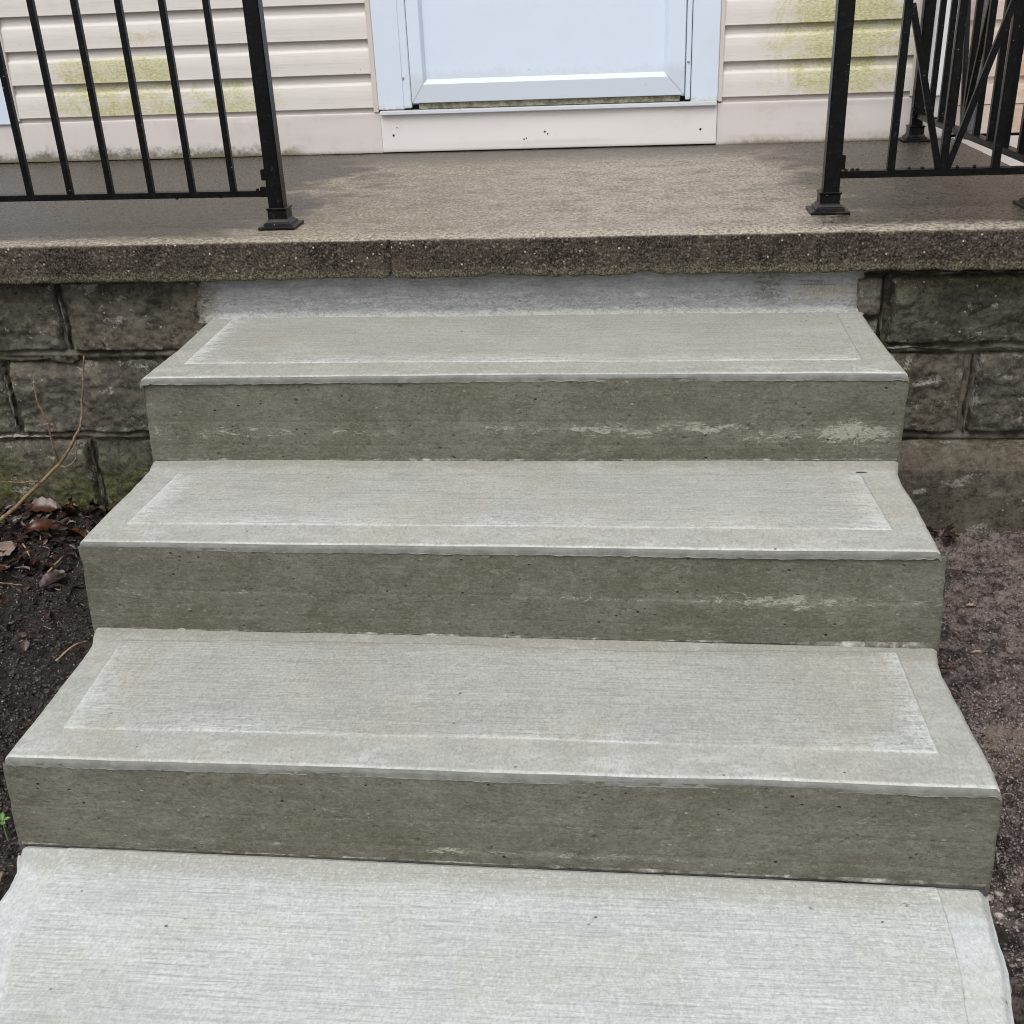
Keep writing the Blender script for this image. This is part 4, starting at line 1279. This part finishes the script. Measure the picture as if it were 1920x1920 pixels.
# ragged mortar smears standing proud on the joints
def smear(pts, wd, seed, off=0.0):
    P_ = smooth_path([(x, 0, z) for x, z in pts], 14)
    n = len(P_)
    G = np.zeros((n, 6, 3))
    for i, p in enumerate(P_):
        a = P_[max(i - 1, 0)]; b = P_[min(i + 1, n - 1)]
        tx, tz = b.x - a.x, b.z - a.z
        l = math.hypot(tx, tz) or 1
        nx_, nz_ = -tz / l, tx / l
        w_ = wd * .8 * (.2 + 1.2 * float(vnoise(i * .23, seed * 1.7, seed))) * (1 if 1 < i < n - 2 else .3)
        for j in range(6):
            u = (j / 5 - .5) * 2
            jit = (float(vnoise(i * .6, j * 2.2, seed + 7)) - .5) * wd * .5
            w_ = w_ * (.9 + .7 * (float(vnoise(i * .55, (j > 2) * 7.3, seed + 19)) - .5))
            G[i, j] = (p.x + nx_ * (u * w_ + jit), YW + off + .003 - .006 * (1 - u * u) - .005 * float(vnoise(i * .7, j * 1.0, seed + 3)) + (.03 if j in (0, 5) else 0), p.z + nz_ * (u * w_ + jit))
    grid_obj("mortar_smear", G, M_MORTAR_L, wall, dict(edge=np.zeros((n, 6))), flip=False)


def mortar_light():
    m = Mat("pale_mortar")
    med = m.noise(30, 6, .72, None, 1); fine = m.noise(240, 4, .75); b = m.noise(9, 3, .6, None, 5)
    col = m.mix(m.sm(b, .50, .62), (.055, .048, .032), (.30, .265, .23))
    col = m.mix(m.math('MULTIPLY', m.sm(med, .52, .36), .85), col, (.035, .03, .02))
    n1 = m.bump(med, .7, .006)
    return m.done(col, .8, m.bump(fine, .7, .002, n1), .3)


M_MORTAR_L = mortar_light()
smear([(-1.30, .396), (-1.20, .388), (-1.12, .392), (-1.075, .381), (-1.05, .398)], .010, 1, .004)
smear([(-1.245, .372), (-1.242, .30), (-1.246, .215)], .008, 2, .006)
smear([(-1.30, .196), (-1.24, .199), (-1.16, .1985)], .006, 3, .004)
smear([(-1.06, .197), (-1.00, .199), (-.95, .197)], .004, 13, .004)
smear([(-1.073, .57), (-1.070, .50), (-1.068, .41)], .0045, 4, .008)
smear([(.73, .399), (.80, .402), (.88, .398)], .0055, 6, .005)
smear([(.93, .398), (.98, .400), (1.03, .397)], .005, 16, .005)
smear([(.926, .385), (.929, .33), (.924, .27), (.929, .205)], .0065, 7, .006)
smear([(.731, .56), (.729, .50), (.731, .41)], .004, 9, .008)
smear([(.74, .562), (.82, .558), (.92, .560), (1.02, .561), (1.14, .560)], .008, 10, .012)
smear([(-1.071, .185), (-1.070, .10), (-1.072, .01)], .003, 11, .01)

# parged patch over the wall above the top tread
nu, nv = 520, 60
s = np.linspace(0, 1, nu)[:, None] * np.ones((1, nv)); t = np.ones((nu, 1)) * np.linspace(0, 1, nv)[None, :]
zz = .478 + t * .104
x0 = -.752 + .006 * sstep(.3, 1, t) + fbm(zz * 60, zz * 0, 4, 91, .7) * .010
x1 = .686 + .012 * sstep(.2, .9, t) + fbm(zz * 65, zz * 0 + 4, 4, 92, .7) * .014
x = x0 + (x1 - x0) * s
de = np.minimum(x - x0, x1 - x)
y = 1.117 + .014 * t - .012 * sstep(.28, 0, t) ** 2 + fbm(x * 7, zz * 14, 4, 93) * .004 + fbm(x * 50, zz * 80, 3, 94) * .0012
y = y + .03 * sstep(.010, 0, de) ** 2
patch = grid_obj("mortar_patch", np.stack([x, y, zz], -1), M_PARGE, wall, flip=False)
# exposed lath mesh in the patch
bm = bmesh.new()
for i in range(9):
    xx_ = .556 + i * .0068
    add_bar(bm, (xx_, 1.1235, .534 + .002 * (i % 3)), (xx_ + .001, 1.1252, .551 - .0025 * (i > 5)), .0007, .0016)
for z_, xa, xb in ((.549, .552, .600), (.5415, .549, .628), (.5345, .562, .618)):
    add_bar(bm, (xa, 1.1245, z_), (xb, 1.1245, z_ - .001), .0016, .0007, (0, 1, 0))
bm_obj("wire_lath", bm, M_STEEL_D if (M_STEEL_D := simple("rusty_wire", (.11, .105, .095), (.19, .18, .16), 200, .7)) else None, patch)

# ---------------------------------------------------------------- house
YH = 2.431
house = empty("house", (0, YH, .65), "beige lap-sided house front with green mildew on the siding and a white storm door", "house")


def siding_board(x0, x1, z0, y0, mat, n=24, seed=0, par=None):
    # dutch-lap profile from bottom to top, one course 0.1 m
    pr = [(.013, .001), (-.009, .0), (-.0105, .0015), (-.0100, .006), (-.0085, .030), (-.0070, .064), (-.0050, .069), (.0015, .0755), (.0030, .084), (.0045, .098), (.006, .106)]
    n = max(2, int((x1 - x0) / .05))
    P = np.zeros((n, len(pr), 3))
    xs_ = np.linspace(x0, x1, n)
    for j, (dy, dz) in enumerate(pr):
        P[:, j, 0] = xs_
        P[:, j, 1] = y0 + dy + fbm(xs_ * 2.3, xs_ * 0 + z0 * 11, 2, seed) * .0012
        P[:, j, 2] = z0 + dz + fbm(xs_ * 1.7, xs_ * 0 + z0 * 7, 2, seed + 3) * .0010
    o = grid_obj("siding_board", P, mat, par or house, flip=False)
    md = o.modifiers.new("edges", 'EDGE_SPLIT'); md.split_angle = math.radians(25)
    return o


for k in range(17):
    z0 = .795 + .1 * k
    siding_board(-1.775, -.597, z0, YH, M_SIDING)
    siding_board(.478, 1.034, z0, YH, M_SIDING)
    siding_board(-3.2, -2.02, z0, YH, M_SIDING)
# backing wall
box("wall_panel", -3.2, 1.14, YH + .015, YH + .06, .58, 2.52, M_DARK, house)
# skirt boards
def skirt(x0, x1, z0, z1, y, mat, lab=None):
    n = max(4, int((x1 - x0) / .02)); nv = 16
    xs_ = np.linspace(x0, x1, n)
    pr = [(z1, .012), (z1, .0), (z1 - .0015, -.0008)] + [(z1 + (z0 - z1) * q, -.001) for q in np.linspace(.05, .98, nv)] + [(z0, 0), (z0, .01)]
    P = np.zeros((n, len(pr), 3))
    for j, (z_, dy) in enumerate(pr):
        P[:, j, 0] = xs_; P[:, j, 2] = z_
        P[:, j, 1] = y + dy + fbm(xs_ * 3, xs_ * 0 + z_ * 12, 2, 55) * .0016 * (3 < j < nv)
    o = grid_obj("skirt_board", P, mat, house, flip=True)
    md = o.modifiers.new("edges", 'EDGE_SPLIT'); md.split_angle = math.radians(35)
    return o


skirt(-3.2, -.5815, .6595, .781, YH - .006, M_SKIRT)
sk_c = skirt(-.580, .4650, .6615, .7725, YH - .011, M_SKIRTC)
skirt(.4665, 1.14, .6570, .7795, YH - .006, M_SKIRT)
for (x, z, s_) in ((-.543, .712, .0038), (.417, .705, .0042), (-.129, .690, .0032), (-.121, .693, .0026), (-.063, .711, .0035), (-.054, .704, .0028), (-.53, .735, .0018)):
    bm = bmesh.new()
    bmesh.ops.create_cone(bm, cap_ends=True, segments=10, radius1=s_, radius2=s_ * .6, depth=.003, matrix=Matrix.Translation((x, YH - .0125, z)) @ Matrix.Rotation(math.pi / 2, 4, 'X'))
    bm_obj("nail_head", bm, M_DARK, sk_c)
# channels either side of the siding
def chan(x0, x1, z0, z1, mat, y=YH - .012):
    return box("channel_trim", x0, x1, y, YH + .014, z0, z1, mat, house, .0012)


chan(-.600, -.584, .782, 2.5, M_CHAN)
chan(.4665, .4790, .783, 2.5, M_CHAN)
chan(-1.797, -1.772, .787, 2.5, M_CHAN)
chan(-2.035, -2.018, .787, 2.5, M_CHAN)
chan(1.033, 1.046, .781, 2.5, M_CHAN)
box("starter_strip", -3.2, -.60, YH + .001, YH + .012, .781, .800, M_CHAN, house)
box("starter_strip", .479, 1.033, YH + .001, YH + .012, .7795, .800, M_CHAN, house)
# pale casing of the second opening far left and the white corner post on the right
box("casing", -2.016, -1.799, YH - .016, YH + .014, .779, 2.5, M_CASE, house, .002)
cp = box("corner_post", 1.048, 1.142, YH - .018, YH + .08, .781, 2.52, M_WHITE, house, .003)
# front door casing
box("casing", -.583, -.5005, YH - .014, YH + .014, .7885, 2.5, M_CASE, house, .002)
box("casing", .3845, .4655, YH - .014, YH + .014, .7845, 2.5, M_CASE, house, .002)
# storm door
door = box("storm_door", -.476, .3665, YH - .006, YH + .012, .802, 2.5, M_DOOR, house, .001)
door['label'] = "white storm door with mitred frame"


def prism(name, poly, y0, y1, mat, parent, bevel=.0015):
    bm = bmesh.new()
    a = [bm.verts.new((x, y0, z)) for x, z in poly]; b = [bm.verts.new((x, y1, z)) for x, z in poly]
    bm.faces.new(a); bm.faces.new(b[::-1])
    for i in range(len(poly)):
        j = (i + 1) % len(poly)
        bm.faces.new((a[i], b[i], b[j], a[j]))
    return bm_obj(name, bm, mat, parent, False, bevel)


def door_frame_piece(name, outer, inner):
    """mitred frame member: flat face and a sloped inner bead; outer/inner are matching pairs of (x,z)"""
    yF = YH - .022
    bm = bmesh.new()
    o0, o1 = [Vector((p[0], 0, p[1])) for p in outer]; i0, i1 = [Vector((p[0], 0, p[1])) for p in inner]
    rows = []
    for f, y in ((0, YH - .004), (0, yF + .0015), (.02, yF), (.80, yF - .0005), (.84, yF + .001), (1.0, YH - .0065)):
        rows.append((bm.verts.new(Vector((0, y, 0)) + o0.lerp(i0, f)), bm.verts.new(Vector((0, y, 0)) + o1.lerp(i1, f))))
    for a, b in zip(rows, rows[1:]):
        bm.faces.new((a[0], a[1], b[1], b[0]))
    return bm_obj(name, bm, M_DOOR, door)


xo0, xo1, zo = -.474, .364, .8065
xi0, xi1, zi = -.427, .303, .8735
door_frame_piece("bottom_rail", [(xo0 + .0008, zo), (xo1 - .0008, zo)], [(xi0 + .0004, zi), (xi1 - .0004, zi)])
door_frame_piece("stile", [(xo0, 2.45), (xo0, zo + .0008)], [(xi0, 2.38), (xi0, zi + .0008)])
door_frame_piece("stile", [(xo1, zo + .0008), (xo1, 2.45)], [(xi1, zi + .0008), (xi1, 2.38)])
door_frame_piece("top_rail", [(xo1 - .0008, 2.451), (xo0 + .0008, 2.451)], [(xi1, 2.381), (xi0, 2.381)])
box("sweep", -.455, .352, YH - .012, YH - .0065, .7880, .8050, M_SWEEP, door, .001)
box("z_bar", -.4997, -.4768, YH - .018, YH + .010, .792, 2.47, M_CASE, door, .002)
box("z_bar", .3675, .3820, YH - .018, YH + .010, .792, 2.47, M_CASE, door, .002)
for x, z in ((-.4975, .880), (.3745, .899), (-.4975, 1.12), (.3745, 1.13)):
    bm = bmesh.new()
    bmesh.ops.create_cone(bm, cap_ends=True, segments=12, radius1=.0044, radius2=.003, depth=.003, matrix=Matrix.Translation((x, YH - .0192, z)) @ Matrix.Rotation(math.pi / 2, 4, 'X'))
    bm_obj("screw", bm, M_STEEL, door)
box("sill", -.578, .4635, YH - .026, YH + .012, .7735, .7862, M_SILL, house, .002)
box("opening_shade_sheet", -.50, .3845, YH + .0125, YH + .014, .786, 2.5, M_DARK, house)  # dark sheet added behind the door gaps to stand in for their shade
# soffit-height top board so the front reads as a wall from elsewhere
box("frieze_board", -3.2, 1.14, YH - .02, YH + .014, 2.502, 2.70, M_WHITE, house, .003)

# set-back side wing on the right
wing = empty("house_wing", (2.5, 3.5, .5), "set-back wing wall with pinkish lap siding stained rusty brown, behind the right railing", "house")
YN = 3.5
for k in range(20):
    siding_board(1.20, 4.6, .642 + .1 * k, YN, M_SIDING2, par=wing)
box("skirt_board", 1.20, 4.6, YN - .006, YN + .012, .535, .640, M_SIDING2, wing, .001)
box("wall_panel", 1.143, 4.6, YN + .013, YN + .08, .30, 2.7, M_DARK, wing)
box("side_wall", 1.143, 1.19, YH + .085, YN + .012, .3, 2.7, M_SIDING2, wing)
pad = box("side_patio", 1.182, 4.6, 1.19, YN - .007, -.05, .525, M_PAD)
tag(pad, kind='structure')

# ---------------------------------------------------------------- railings
ZS = .6575
def post_base(x, y, parent):
    bm = bmesh.new()
    pr = [(.0410, .0), (.0410, .0050), (.0395, .0062), (.0310, .0072), (.0300, .0120), (.0262, .0135), (.0232, .0185), (.0215, .0200), (.0212, .0385), (.0232, .0400), (.0232, .0435), (.0178, .0445)]
    rings = []
    for w, h in pr:
        rings.append([bm.verts.new((x + sx * w, y + sy * w, ZS + h)) for sx, sy in ((-1, -1), (1, -1), (1, 1), (-1, 1))])
    for a, b in zip(rings, rings[1:]):
        for k in range(4):
            bm.faces.new((a[k], a[(k + 1) % 4], b[(k + 1) % 4], b[k]))
    bm.faces.new(rings[-1]); bm.faces.new(rings[0][::-1])
    return bm_obj("base_plate", bm, M_IRON, parent, False, .0004, 1)


def post(x, y, parent, top=1.56, w=.035):
    p = bar("post", (x, y, ZS + .03), (x, y, top), w, w, M_IRON, parent, None, .0022)
    c = bmesh.new()
    add_box(c, x - w * .62, x + w * .62, y - w * .62, y + w * .62, top - .002, top + .010)
    bm_obj("cap", c, M_IRON, p, False, .003)
    return p


def weld(x, y, z, s_, parent):
    bm = bmesh.new()
    bmesh.ops.create_icosphere(bm, subdivisions=2, radius=s_, matrix=Matrix.Translation((x, y, z)))
    for v in bm.verts:
        v.co += Vector((1, .3, .6)) * (float(vnoise(v.co.x * 400, v.co.z * 400 + v.co.y * 300, 9)) - .5) * s_ * .8
    bm_obj("weld_bead", bm, M_IRON, parent)


def rail_y(x):                      # the front railing line runs very slightly askew to the steps
    return 1.2714 + .0375 * x


def rp(x, z, dy=0.0):
    return (x, rail_y(x) + dy, z)


AL = (-.0375, 1, 0)                  # across the rail
lr = empty("porch_railing", (-.574, rail_y(-.574), ZS), "black iron railing with straight balusters on the left of the porch opening", "railing")
post_base(-.574, rail_y(-.574), lr); post(-.576, rail_y(-.576), lr, 1.56, .0335)
post_base(-2.95, rail_y(-2.95), lr); post(-2.95, rail_y(-2.95), lr, 1.56, .0335)
bar("bottom_rail", rp(-2.93, .7540), rp(-.592, .7312), .026, .0130, M_IRON, lr, AL)
bar("top_rail", rp(-2.93, 1.49), rp(-.592, 1.49), .034, .016, M_IRON, lr, AL)
r3 = random.Random(4)
for k in range(24):
    x = -.671 - .0928 * k
    bar("baluster", rp(x, .733 + .0009 * k), rp(x - .003 + r3.uniform(-.0015, .0015), 1.484), .0130, .0130, M_IRON, lr, None, .001)
bar("bracket", rp(-.608, .7355), rp(-.590, .7355), .030, .022, M_IRON, lr, AL)
bar("bracket", rp(-.596, .758), rp(-.596, .782), .004, .020, M_IRON, lr, AL)
for x in (-.616, -.604, -.70, -.80):
    weld(x, rail_y(x) - .004, .7395 if x > -.65 else .7265, .0036, lr)

rr = empty("porch_railing", (.627, rail_y(.627), ZS), "black iron railing with a V of slanting bars on the right of the porch opening", "railing")
post_base(.627, rail_y(.627), rr); post(.629, rail_y(.629), rr, 1.56, .0335)
bar("bottom_rail", rp(.646, .7350), rp(1.052, .7325), .026, .0145, M_IRON, rr, AL)
bar("top_rail", rp(.646, 1.49), rp(1.052, 1.49), .034, .016, M_IRON, rr, AL)
for x in (.751, .859, .967):
    bar("baluster", rp(x, .737), rp(x + .003, 1.484), .0158, .0158, M_IRON, rr, None, .001)
for x0, z0, x1, z1 in ((.851, .738, .760, 1.062), (.867, .738, .959, 1.062), (.760, 1.085, .851, 1.40), (.959, 1.085, .867, 1.40)):
    bar("slanting_bar", rp(x0, z0, -.001), rp(x1, z1, -.001), .0130, .0115, M_IRON, rr, None, .001)
for x in (.658, .672, .683, .79, .817, .859, .89, .925):
    weld(x, rail_y(x) + .002, .7425, .0040, rr)
bar("bracket", rp(.6465, .744, .002), rp(.6465, .774, .002), .004, .02, M_IRON, rr, AL)

YC = rail_y(1.067)
XS = 1.060
sr = empty("porch_railing", (XS, 2.0, ZS), "black iron side railing running from the house wall back along the porch's right end", "railing")
post_base(1.055, 2.398, sr); post(1.055, 2.398, sr, 1.56, .032)
post_base(1.069, YC, sr); post(1.069, YC, sr, 1.56, .0335)
bar("bottom_rail", (XS, 2.381, .7305), (XS, YC + .018, .7445), .026, .015, M_IRON, sr, (1, 0, 0))
bar("top_rail", (XS, 2.381, 1.49), (XS, YC + .018, 1.49), .034, .016, M_IRON, sr, (1, 0, 0))
for k, y in enumerate((2.263, 2.146, 2.029, 1.912, 1.795, 1.678, 1.561, 1.444)):
    bar("baluster", (XS, y, .741), (XS, y, 1.484), .0155, .0155, M_IRON, sr, None, .001)
for a, b in ((2.020, 1.912), (1.803, 1.912)):
    bar("slanting_bar", (XS - .002, b, .742), (XS - .002, a, 1.07), .0125, .012, M_IRON, sr, None, .001)
    bar("slanting_bar", (XS - .002, a, 1.09), (XS - .002, b, 1.40), .0125, .012, M_IRON, sr, None, .001)
bar("clamp", (1.055, 2.384, .725), (1.055, 2.384, .750), .040, .034, M_IRON, sr, (1, 0, 0), .004)
for y in (2.33, 2.20, 2.08, 1.97, 1.87, 1.62):
    weld(XS, y, .741, .004, sr)
# downpipe seen between the bars
pp = bmesh.new()
add_tube(pp, [(1.50, 3.42, .52), (1.50, 3.42, 2.6)], [.017, .017], 14)
o = bm_obj("drain_pipe", pp, M_GALV, None, True)
tag(o, "blue-grey metal pipe standing behind the right side railing", "pipe")
